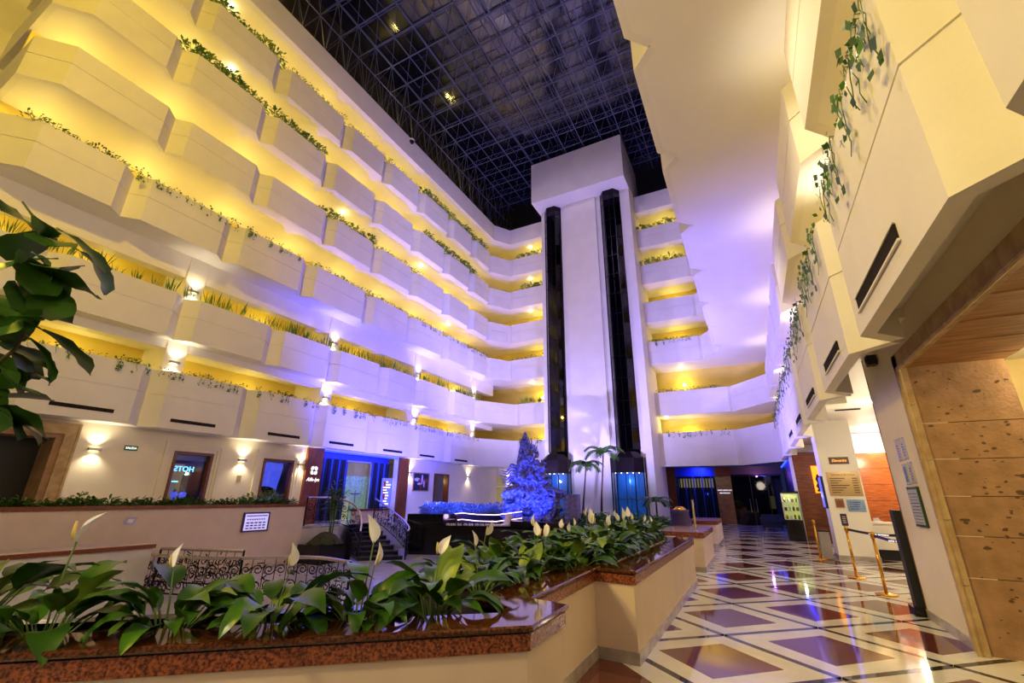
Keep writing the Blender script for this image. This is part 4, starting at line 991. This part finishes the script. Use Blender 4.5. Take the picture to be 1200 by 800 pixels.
# palms
def palm(x, y, zt, label, nf, fl_, lean):
    t = thing('palm_tree', label, 'palm', (x, y, 0.4))
    MB().tube([(0,0,0),(lean*.3,0,zt*.4),(lean*.8,0.02,zt*.8),(lean,0.03,zt)],.05,8,[.07,.05,.04,.035]).build('trunk', M['bark'], t, True)
    for k in range(nf):
        a = 2*PI*k/nf + .3; el = 1.15-.3*(k%2); pts = []; p = Vector((lean,0.03,zt)); e = el
        for i in range(9):
            pts.append(p.copy()); p = p + Vector((math.cos(a)*math.cos(e), math.sin(a)*math.cos(e), math.sin(e)))*fl_/8; e -= .28
        b = MB(); b.tube(pts,.01,4,[.014]*5+[.006]*4); sd = Vector((-math.sin(a),math.cos(a),0))
        for i in range(1,9):
            for sgn in (1,-1):
                for h in (0,.5):
                    c = pts[i] if not h or i == 8 else pts[i].lerp(pts[i+1], .5); l = fl_*.33*math.sin(PI*(i+h)/9.5)+.03
                    d = (sd*sgn*.8 + (pts[min(i+1,8)]-pts[i-1]).normalized()*.5 - Vector((0,0,.35))).normalized()
                    w_ = (pts[min(i+1,8)]-pts[i-1]).normalized()*.03
                    b.quad(c-w_, c+d*l*.5-w_*1.2, c+d*l, c+d*l*.5+w_*1.2, c+w_)
        b.build('frond', M['leafdark'], t)
    return t
palm(-7.75,22.4,2.6,'shorter thin palm left of the pair before the elevator tower',9,1.1,.25)
palm(-6.75,22.2,3.2,'taller thin palm right of the pair before the elevator tower',7,1.25,.25)
bp_ = thing('bamboo_palm','bushy dark potted palm rising from the mossy black planter by the stairs','palm',(-13.0,11.6,0.3))
for k in range(5): MB().tube([(.05*math.cos(k*1.3),.05*math.sin(k*1.3),0),(.1*math.cos(k*1.3),.1*math.sin(k*1.3),.8),(.16*math.cos(k*1.3+.3),.16*math.sin(k*1.3),1.5)],.018,6).build('stem', M['stem'], bp_, True)
fo_ = bush_mesh('foliage', 260, .26, 1.0, .3, M['leafdark'], 501, .16)
link('foliage', fo_, bp_, (0,0,.75))
palm(-4.25,22.8,0.95,'low arching palm right of the blue elevator cab',8,.9,0.0)
palm(-13.0,25.0,1.1,'low feathery palm before the lit back windows',8,.9,0.0)

# ---------------------------------------------------------------- balcony plants
def vine_mesh(seed, n, L, ls, m):
    r = random.Random(seed); b = MB()
    for s_ in range(3):
        x = 0.05; y = r.uniform(-.2,.2); pts = [(-.08,y,0.0),(0.03,y,0.04)]; z = 0
        ll = L*r.uniform(.4,1)
        for k in range(5): z -= ll/5; y += r.uniform(-.05,.05); pts.append((0.03+r.uniform(0,.03),y,z))
        b.tube(pts,.005,3)
        for k in range(n//3):
            p = Vector(pts[1+r.randrange(len(pts)-1)]) + Vector((r.uniform(0,.05),r.uniform(-.06,.06),r.uniform(-.05,.05))); l = ls*r.uniform(.6,1.2)
            a = r.uniform(0,6.28); u = Vector((r.uniform(-.2,.4), math.cos(a), math.sin(a))).normalized()*l; v = Vector((.3,-math.sin(a),math.cos(a))).normalized()*l*.4
            b.quad(p, p+u*.4+v, p+u, p+u*.4-v)
    for k in range(n//2):
        p = Vector((r.uniform(-.1,.02), r.uniform(-.45,.45), r.uniform(0,.08))); l = ls*r.uniform(.6,1.1); a = r.uniform(0,6.28)
        u = Vector((math.cos(a),math.sin(a),r.uniform(.1,.8))).normalized()*l; v = u.orthogonal().normalized()*l*.35
        b.quad(p, p+u*.5+v, p+u, p+u*.5-v)
    return b.mesh('trailing_vine', m)
VN = [vine_mesh(20+k, 17, .30, .065, M['leafdark' if k % 2 else 'leaf']) for k in range(5)]
GR = [bush_mesh('grass_clump', 18, .16, .5, .5, M['leaflight' if k else 'leaf'], 30+k, .07, True) for k in range(3)]
FB = [bush_mesh('balcony_bush', 90, .30, .42, .17, M['leaf' if k else 'leaflight'], 35+k, .38) for k in range(3)]
SB = [bush_mesh('small_bush', 60, .28, .22, .10, M['leaf' if k else 'leafdark'], 45+k, .4) for k in range(3)]
cnt = {}
def row(L, side, kind, y0, y1, stp, face=None):
    me = {'vine':VN,'grass':GR,'bush':FB,'small':SB}[kind]
    nm = {'vine':'trailing_vine','grass':'grass_clump','bush':'balcony_bush','small':'low_bush'}[kind]
    word = {'vine':'small trailing vine hanging over','grass':'upright grassy tuft growing behind','bush':'leafy bush spilling over','small':'low leafy plant topping'}[kind]
    z = LV[L][1] if not (side != 'left' and L == 1) else 5.2
    xf = {'left': (-15.5 if L <= 2 else -15.05), 'right': (1.27 if L <= 2 else -0.9)}.get(side)
    y = y0; kk0 = cnt.get((L,side,kind),0)
    while y < y1:
        o = link(nm, me[rnd.randrange(len(me))])
        if side == 'left': o.location = (xf - (0.0 if kind == 'vine' else .22), y, z + (0 if kind=='vine' else -.04)); rz = 0
        elif side == 'right': o.location = (xf + (0.0 if kind == 'vine' else .22), y, z); rz = PI
        elif side == 'backleft': o.location = (y, (27.2 if L <= 2 else 26.6)+(0.0 if kind == 'vine' else .22), z); rz = -PI/2
        else: o.location = (y, (27.6 if L <= 2 else 26.9)+(0.0 if kind == 'vine' else .22), z); rz = -PI/2
        o.rotation_euler = (0,0,rz + (0 if kind == 'vine' else rnd.uniform(0,6))); s = rnd.uniform(.8,1.25); o.scale = (s,s,s)
        sd = {'left':'left','right':'right','backleft':'back left','backright':'back right'}[side]
        end = 'near end' if side in ('left','right') else 'left end'
        tag(o, '%s the %s parapet, %s side, %s from the %s' % (word, ordn[L], sd, nth(kk0), end), 'plant', '%ss on the %s balcony, %s' % (nm.replace('_',' '), ordn[L], sd))
        y += stp*rnd.uniform(.75,1.25); kk0 += 1
    cnt[(L,side,kind)] = kk0
row(1,'left','vine',3.2,25,.6); row(1,'left','small',3.2,12,2.6)
row(2,'left','grass',2.6,25,.42)
row(3,'left','vine',4.2,10.2,.5); row(3,'left','small',10.8,18,.42); row(3,'left','vine',18,25,.5)
row(4,'left','small',10.6,17.5,.36); row(4,'left','bush',11,13.6,.6)
row(5,'left','bush',4.7,7.3,.3); row(5,'left','bush',7.9,10.3,.3); row(5,'left','bush',17.8,23.4,.42)
row(6,'left','bush',4.8,7.4,.4); row(6,'left','small',8.1,11,.35); row(6,'left','small',11.5,16.5,.6); row(6,'left','bush',17.2,24.5,.4)
row(3,'left','small',2.2,4.2,.3)
row(1,'backleft','vine',-13.8,-11.2,.45); row(2,'backleft','grass',-13.8,-11.2,.3); row(3,'backleft','small',-14,-11.2,.4); row(5,'backleft','bush',-13,-11.2,.4); row(6,'backleft','bush',-13.4,-11.2,.5)
row(1,'backright','vine',-4.2,-.8,.7); row(2,'backright','small',-4.2,-.8,.4); row(3,'backright','vine',-4.3,-2,.5); row(5,'backright','bush',-4.4,-1.9,.5); row(6,'backright','bush',-4.4,-1.9,.5); row(3,'backright','small',-4.3,-2,.4)
# right first balcony: a long trailing pothos near the camera
PV = [vine_mesh(90+k, 15, .7, .105, M['leaf' if k % 2 else 'leafdark']) for k in range(4)]
for k, y in enumerate((3.3,3.55,3.9,4.35,4.9,5.3,5.7,6.9,7.4,7.8,8.2,8.6,9.6,10.0,10.4,10.8,11.3,12.2,13,13.6,14.2,14.9,15.8,16.6,17.5,18.4,19.3,20.3,21.4,22.6,23.8)):
    o = link('trailing_vine', PV[k%4], None, (1.27, y, 5.2)); o.rotation_euler=(0,0,PI)
    tag(o, 'trailing green vine over the right first balcony parapet, %s from the near end' % nth(k), 'plant', 'right first balcony vines')

# ---------------------------------------------------------------- right side: portal, notices, reception
po_ = struct(bpy.data.objects.new('door_4', None)); COL.objects.link(po_); po_.location = (1.95, 7.42, 0)
for k in range(6):
    z0 = [0,0.77,1.21,1.65,2.08,2.52][k]; z1 = [0.77,1.21,1.65,2.08,2.52,3.27][k]
    MB().box(0.05,-0.004,z0+0.004,1.0,0.3,z1-0.004).build('stone_block', M['stone'], po_)
MB().box(0.08,0.02,0,0.98,0.31,3.26).build('joint_light_block', M['pit'], po_)  # added backing that keeps light from leaking through the joints
b = MB(); r = random.Random(9)
for k in range(110):
    x = r.uniform(.1,.95); z = r.uniform(.05,3.2); a = r.uniform(.008,.03)*(1.8 if k % 8 == 0 else 1); ba = a*r.uniform(.3,.8); t0 = r.uniform(-.5,.5)
    b.quad(*[(x+a*math.cos(j*PI/4)*r.uniform(.7,1.2)+ba*math.sin(j*PI/4)*t0, -0.0055, z+ba*math.sin(j*PI/4)*r.uniform(.7,1.2)) for j in range(8)])
stuff(b.build('stone_pits', M['pit'], po_))
for (x0, x1, y0, y1) in ((-0.035,0.05,-0.03,0.16),):
    for k in range(5):
        MB().box(x0, y0, k*0.69+0.004, x1, y1, (k+1)*0.69-0.004).build('stone_trim', M['stonelight'], po_)
for k in range(9):
    MB().box(-0.035, -0.03-1.05*(k+1)+0.004+0.16, 3.25, 0.05, 0.16-1.05*k-0.03-0.004 if k else 0.16, 3.45).build('stone_trim', M['stonelight'], po_)
MB().bar((-.04,-.03,0),(-.04,-.03,3.25),.025,8).build('stone_bead', M['stonelight'], po_); MB().bar((-.04,-.03,3.25),(-.04,-9.5,3.25),.025,8).build('stone_bead', M['stonelight'], po_)
for k in range(14):
    MB().box(0.02,-0.36*(k+1)+.006,3.262+.004*(k%2),1.02,-0.36*k-.006,3.4).build('ceiling_slab', M['stoneceil'], po_)
vest = struct(bpy.data.objects.new('wall_vestibule', None)); COL.objects.link(vest)
MB().box(2.9,8.6,0,7,8.8,3.6).build('vestibule_wall', mat('vestibule_yellow','#e8cf90',0.6,noise=.1,nscale=3), vest); MB().box(2.97,-3,3.5,7,8.8,3.6).build('vestibule_ceiling', M['soffit'], vest); MB().box(7,-3,0,7.1,8.8,3.6).build('vestibule_wall', M['wallpaint'], vest)
o = link('ceiling_light', lamp_me, None, (3.4,7.2,3.495)); tag(o,'small bright downlight in the ceiling past the stone portal','ceiling light')
for x, y in ((3.4,7.2),(4.5,5.5),(3.6,3.5)): light('POINT','vestibule_lamp',(x,y,3.2),(1,0.80,0.42),42,radius=.06)
# notices on the near wall: x = 1.95, facing -x
def notice(label, y0, y1, z0, z1, mb, mf, name='wall_notice', th=.015, cat='notice'):
    t = thing(name, label, cat, (1.95, (y0+y1)/2, z0)); Y=(y1-y0)/2; Z=z1-z0
    MB().box(-th,-Y,0,0,Y,Z).build('frame', mb, t); MB().box(-th-.004,-Y+.03,.03,-th,Y-.03,Z-.03).build('sheet', mf, t)
    b = MB(); n = max(3,int(Z/.05))
    for k in range(n): b.box(-th-.006,-Y+.05,.05+(Z-.1)*k/n,-th-.004,Y-.05-.1*((k*7)%3)*Y,.05+(Z-.1)*k/n+.008)
    b.build('text_lines', M['ink'], t)
    c = MB()
    for sy in (-1,1):
        for zz in (.0,Z): c.bar((-th-.006,sy*(Y-.02),zz),(0,sy*(Y-.02),zz),.008,6)
    c.build('fixing', M['steel'], t); return t
notice('upper left lilac paper holder on the near right wall',8.39,8.57,2.14,2.43,M['acrylic'],M['acrylic'])
notice('upper right lilac paper holder on the near right wall',8.12,8.30,2.14,2.43,M['acrylic'],M['acrylic'])
notice('lower left blue paper holder on the near right wall',8.33,8.51,1.81,2.08,M['acrylic'],M['plaqueblue'])
notice('lower right grey paper holder on the near right wall',8.06,8.24,1.82,2.09,M['acrylic'],M['paper'])
notice('tall certificate in a dark green frame under the paper holders',8.06,8.53,1.26,1.77,M['certgreen'],M['paper'],'framed_certificate',.03,'certificate')
sp = thing('wall_speaker','small black speaker under the right balcony corner','speaker',(1.93,8.35,3.6)); MB().box(-.12,-.07,-.05,0,.07,.1).build('housing', M['dark'], sp); MB().bar((-.13,0,.03),(-.11,0,.03),.04,10).build('cone', M['vent'], sp)
cb = thing('dome_camera','small white dome camera on the top left roof fascia','camera',(-15.0,15.5,21.3)); MB().lathe(0,0,[(.02,-.16),(.11,-.12),(.15,-.03),(.15,.06)],12).build('dome', M['vent'], cb,True); MB().lathe(0,0,[(.16,.0),(.18,.04),(.16,.12)],12).build('mount', M['white'], cb,True)
# plaques on the column, y = 16.4 facing -y
def plaque(name, label, x0, x1, z0, z1, m, cat='plaque'):
    t = thing(name, label, cat, ((x0+x1)/2, 16.4, z0)); MB().box(-(x1-x0)/2,-.03,0,(x1-x0)/2,0,z1-z0).build('plate', m, t); return t
p1 = plaque('emblem_sign','small dark red sign with glowing yellow script at the top of the column',2.06,2.54,2.58,2.78,M['plaquered'],'sign')
text_mesh('Devarim', 0.105, M['orange'], 'lettering', p1, frame_mat((0,-.034,.1),(1,0,0),(0,0,1)), shear=.3)
p2 = plaque('directory_sign','large brass directory plate with rows of text on the column',1.92,2.70,1.70,2.36,M['brass'],'sign')
text_mesh('Salones y Servicios', 0.075, M['inkdark'], 'heading', p2, frame_mat((0,-.033,.58),(1,0,0),(0,0,1)))
b = MB()
for k in range(7):
    b.box(-.33,-.034,.08+.065*k,-.33+.2+.08*((k*5)%4),-.03,.1+.065*k); b.box(.2,-.034,.08+.065*k,.33,-.03,.1+.065*k)
b.build('text_lines', M['inkdark'], p2)
p3 = plaque('copper_plaque','small square copper plaque at the lower left of the column',2.0,2.2,1.38,1.62,M['copper'])
b = MB(); [b.box(-.07,-.034,.05+.05*k,.07,-.03,.065+.05*k) for k in range(3)]; b.build('text_lines', M['inkdark'], p3)
p4 = plaque('blue_plaque','blue marbled glass plaque at the lower right of the column',2.27,2.68,1.28,1.6,M['plaqueblue'])
b = MB(); [b.box(-.15,-.034,.06+.06*k,.05+.02*k,-.03,.075+.06*k) for k in range(4)]; b.build('text_lines', M['ink'], p4)
ws = thing('wall_screen','bright blue flat display on the left side of the column','screen',(1.82,16.75,1.35)); MB().box(-.06,-.28,0,0,.28,.9).build('housing', M['dark'], ws); MB().box(-.065,-.25,.03,-.06,.25,.87).build('screen', M['screenblue'], ws)
# stanchions
def stanchion(x, y, label):
    t = thing('stanchion', label, 'stanchion', (x, y, 0))
    MB().lathe(0,0,[(.17,0),(.17,.015),(.14,.03),(.03,.045)],20).build('base', M['gold'], t, True)
    MB().bar((0,0,.03),(0,0,.96),.026,12).build('post', M['gold'], t, True); MB().lathe(0,0,[(.035,.92),(.038,.93),(.038,1.02),(.03,1.04)],12).build('head', M['gold'], t, True); return t
stanchion(1.67,12.94,'gold belt stanchion holding a small dark sign, nearest the column')
stanchion(1.80,10.99,'gold belt stanchion with blue belt, nearest the black stand')
stanchion(1.36,16.34,'gold stanchion post beside the steel bin before the wood wall')
sgn_ = thing('stanchion_sign','small upright dark sign frame on top of the stanchion','sign',(1.67,12.94,1.045)); MB().box(-.06,-.012,0,.06,.012,.25).build('frame', M['ink'], sgn_); MB().box(-.045,-.016,.02,.045,-.012,.23).build('sheet', M['purple'], sgn_); b=MB(); [b.box(-.03,-.018,.06+.04*k,.03,-.016,.07+.04*k) for k in range(4)]; b.build('text_lines', M['white'], sgn_)
def belt(name, label, a, c, m, txt):
    o = thing(name, label, 'belt', a); d = Vector(c)-Vector(a); n = 8; rows = [[tuple(d*(i/n)+Vector((0,0,-.05*math.sin(PI*i/n)+h))) for i in range(n+1)] for h in (-.025,.025)]
    MB().grid(rows).build('webbing', m, o)
    u = d.normalized(); mw = frame_mat(d*.5+Vector((0,0,-.05))+Vector((u.y,-u.x,0))*.006*(1 if u.x > 0 else -1), (u.x,u.y,0), (0,0,1))
    text_mesh(txt, .035, M['letter'], 'lettering', o, mw, .001)
belt('belt','dark belt with white lettering stretched from the sign stanchion',(1.70,12.94,.97),(2.6,12.0,.95),M['belt'],'WELCOME  BIENVENIDOS')
belt('belt','blue belt with white lettering from the near stanchion to the stand',(1.83,10.99,.97),(2.35,10.3,.95),M['beltblue'],'HOTEL  BIENVENIDOS')
bs = thing('black_stand','tall narrow black stand against the near wall edge','stand',(1.9,9.42,0)); MB().box(-.05,-.1,.12,.06,.1,1.45).build('panel', M['dark'], bs); MB().box(-.1,-.15,0,.1,.15,.12).build('foot', M['black'], bs)
bn = thing('steel_bin','square brushed steel bin beside the column','bin',(1.55,16.45,0)); MB().box(-.13,-.13,.02,.13,.13,.72).build('body', M['steel'], bn); MB().box(-.135,-.135,.72,.135,.135,.76).build('lid', M['bronze'], bn)
# reception desk
rd = thing('reception_desk','long white reception desk floating over a dark base','desk',(4.2,17.2,0)); MB().box(-1.5,-.3,.28,1.7,.4,.95).build('front', M['white'], rd); MB().box(-1.45,-.15,0,1.65,.35,.28).build('plinth', M['dark'], rd); MB().box(-1.55,-.36,.95,1.75,.45,.99).build('top', M['white'], rd)
for k, (x, lab) in enumerate(((3.0,'folded white papers at the left end of the reception desk'),(3.55,'white paper stack at the right end of the reception desk'))):
    t = thing('paper_stack',lab,'papers',(x,17.1,.992)); MB().box(-.1,-.07,0,.1,.07,.03).build('stack',M['white'],t); MB().quad((-.08,0,.03),(.08,.02,.03),(.04,.06,.12),(-.09,.05,.1)).build('loose_sheet',M['paper'],t)
for x, y in ((3.6,18.6),(5.0,18.6),(2.8,13.5),(4.5,13.0)):
    o = link('ceiling_light', lamp_me, None, (x,y,3.856)); tag(o,'round downlight in the white reception ceiling, %s' % {(3.6,18.6):'over the left of the desk',(5.0,18.6):'over the right of the desk',(2.8,13.5):'nearest the column',(4.5,13.0):'nearest the near wall'}[(x,y)],'ceiling light')
    light('POINT','reception_lamp',(x,y,2.9),(1,.86,.60),62,radius=.12)
o = stuff(MB().box(3.0,14.0,3.83,5.2,14.03,3.855).build('ceiling_strip', M['lampdim'], None)); tag(o,'dotted line of tiny lights across the reception ceiling','light strip')
o = MB().box(2.2,14.4,3.84,2.75,14.52,3.855).build('ceiling_grille', M['vent'], None); tag(o,'dark slot grille in the reception ceiling','grille')
light('SPOT','desk_wash',(4.2,18.4,3.6),(1,.75,.35),420,(4.2,20,1.6),angle=110,radius=.08)
# niche picture
nc = thing('niche_ornament','dark ornament in the glowing orange wall niche','ornament',(2.42,23.4,2.0)); MB().lathe(0,0,[(.05,0),(.12,.12),(.05,.25),(.1,.4),(.04,.55),(.02,.6)],10).build('body',M['bronze'],nc,True); MB().lathe(0,0,[(.1,-.1),(.1,-.02),(.06,0)],10).build('base',M['bronze'],nc)
# display kiosk
kk_ = thing('display_case','glass display case with lit shelves of goods on a black base','display case',(1.2,22.6,0)); MB().box(-.28,-.28,0,.32,.3,.8).build('base', M['black'], kk_); MB().box(-.28,.26,.8,.32,.3,1.85).build('back',M['kioskglow'],kk_)
for k in range(4): MB().box(-.28,-.28,.8+.33*k,.32,.28,.815+.33*k).build('shelf',M['glass'] if k else M['white'],kk_)
MB().box(-.28,-.285,.8,.32,-.28,1.82).build('glass_front',M['glass'],kk_); MB().box(-.29,-.29,1.82,.33,.31,1.9).build('top',M['black'],kk_)
b=MB(); [b.bar(p,(p[0],p[1],1.85),.012,6) for p in ((-.28,-.28,.8),(.32,-.28,.8),(-.28,.28,.8),(.32,.28,.8))]; b.build('frame',M['steel'],kk_)
goods = ['jar','box','figurine']
for k in range(12):
    z = .817+.33*(k//4); x = 1.2-.2+.14*(k%4); y = 22.55
    nm = goods[k%3]; b = MB()
    if nm == 'jar': b.lathe(0,0,[(.04,0),(.05,.08),(.03,.14),(.035,.16)],8)
    elif nm == 'box': b.box(-.05,-.04,0,.05,.04,.13)
    else: b.lathe(0,0,[(.04,0),(.03,.07),(.045,.1),(.02,.18)],8)
    o = b.build('souvenir_'+nm, M[['gold','white','copper','leaflight'][k%4]], None, loc=(x,y,z)); tag(o,'%s on the %s shelf of the display case, number %s from left' % (nm, ['bottom','middle','top'][k//4], ['one','two','three','four'][k%4]),'souvenir')
light('POINT','case_glow',(1.2,22.35,1.75),(1,.95,.6),8,radius=.04)
ch = thing('lounge_armchair','dark blue upholstered armchair before the dark glass doors','armchair',(.55,29.6,0)); MB().box(-.5,-.4,.12,.5,.45,.45).build('seat',M['velvet'],ch); MB().box(-.5,-.45,.4,.5,-.28,.8).build('backrest',M['velvet'],ch); MB().box(-.55,-.4,.3,-.42,.4,.62).build('arm',M['velvet'],ch); MB().box(.42,-.4,.3,.55,.4,.62).build('arm',M['velvet'],ch)
for sx in (-.42,.42):
    for sy in (-.38,.38): MB().bar((sx,sy,0),(sx,sy,.14),.03,6).build('leg',M['bronze'],ch)
# ---------------------------------------------------------------- entrance wall at the back right
en = struct(bpy.data.objects.new('wall_entrance', None)); COL.objects.link(en); en.location = (-2,34,0)
MB().box(-3.55,-6.0,0,-3.4,0.2,3.6).build('side_panel',M['wood'],en)
for (x0,x1,n) in ((-3.4,-2.85,3),(-0.3,0.65,4)):
    for k in range(6): MB().box(x0,-.1,.6*k+.005,x1,0,.6*k+.595).build('wood_board',M['woodh'],en)
MB().box(-2.85,-.05,3.0,-.3,.15,3.6).build('blue_valance',bpy.data.materials['valance'],en)
MB().box(.65,.02,0,3.0,.04,3.0).build('glass_door',M['shaftglass'],en)
b=MB(); b.box(.65,0,3.0,3.6,.08,3.1); b.box(1.75,0,0,1.8,.08,3.0); b.box(2.7,0,0,2.76,.08,3.0); b.build('door_frame',M['bronze'],en)
MB().box(.65,.0,3.1,3.6,.1,3.6).build('transom',mat('transom','#6a5844',.5),en)
b=MB(); b.bar((1.6,-.06,.8),(1.6,-.06,1.6),.02,8); b.bar((1.95,-.06,.8),(1.95,-.06,1.6),.02,8); b.build('door_handle',M['steel'],en)
MB().box(-2.85,.04,0,-.3,.06,3.0).build('window_glass',M['glass'],en)
for k in range(14):
    x=-2.8+k*.18; rows=[[(x+.085*j/4,-.03+.03*math.sin(j*PI/2),z) for j in range(5)] for z in (.05,3.0)]
    MB().grid(rows).build('curtain',M['curtain'] if k%3 else M['curtainblue'],en)
MB().box(-3.4,1.5,0,3.6,1.6,3.6).build('dark_hall',M['dark'],en)
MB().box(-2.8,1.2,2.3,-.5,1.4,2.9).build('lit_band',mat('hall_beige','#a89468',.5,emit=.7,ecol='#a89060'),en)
light('AREA','entrance_blue',(-3.2,33.2,3.4),(.05,.1,1.0),70,(-3.4,34,1.5),.8); light('AREA','entrance_blue_right',(.9,28.5,3.4),(.05,.1,1.0),120,(1.8,29,1.5),.8)
o=MB().box(1.62,24.2,3.45,1.68,33.5,3.5).build('led_strip',M['ledblue'],None); tag(o,'blue light strip above the dark right wall by the entrance','light strip')
light('POINT','panel_uplight',(.2,33.3,.5),(1,.5,.15),14,radius=.05); light('POINT','panel_violet',(.2,33.2,3.0),(.5,.2,1.0),22,radius=.05)
text_mesh('HOTEL ENTRANCE', .1, M['letter'], 'lettering', en, frame_mat((.18,-.105,2.1),(1,0,0),(0,0,1)))
text_mesh('BIENVENIDOS', .1, M['letter'], 'lettering', en, frame_mat((.18,-.105,1.92),(1,0,0),(0,0,1)))
pp=thing('purple_urn','dark purple urn behind the lilies near the slim post','urn',(-2.2,15.6,0)); MB().lathe(0,0,[(.2,0),(.3,.3),(.32,.8),(.25,1.15),(.28,1.25)],14).build('body',M['purple'],pp,True); MB().lathe(0,0,[(.05,1.2),(.24,1.22),(.1,1.34)],14).build('lid',M['gold'],pp,True)
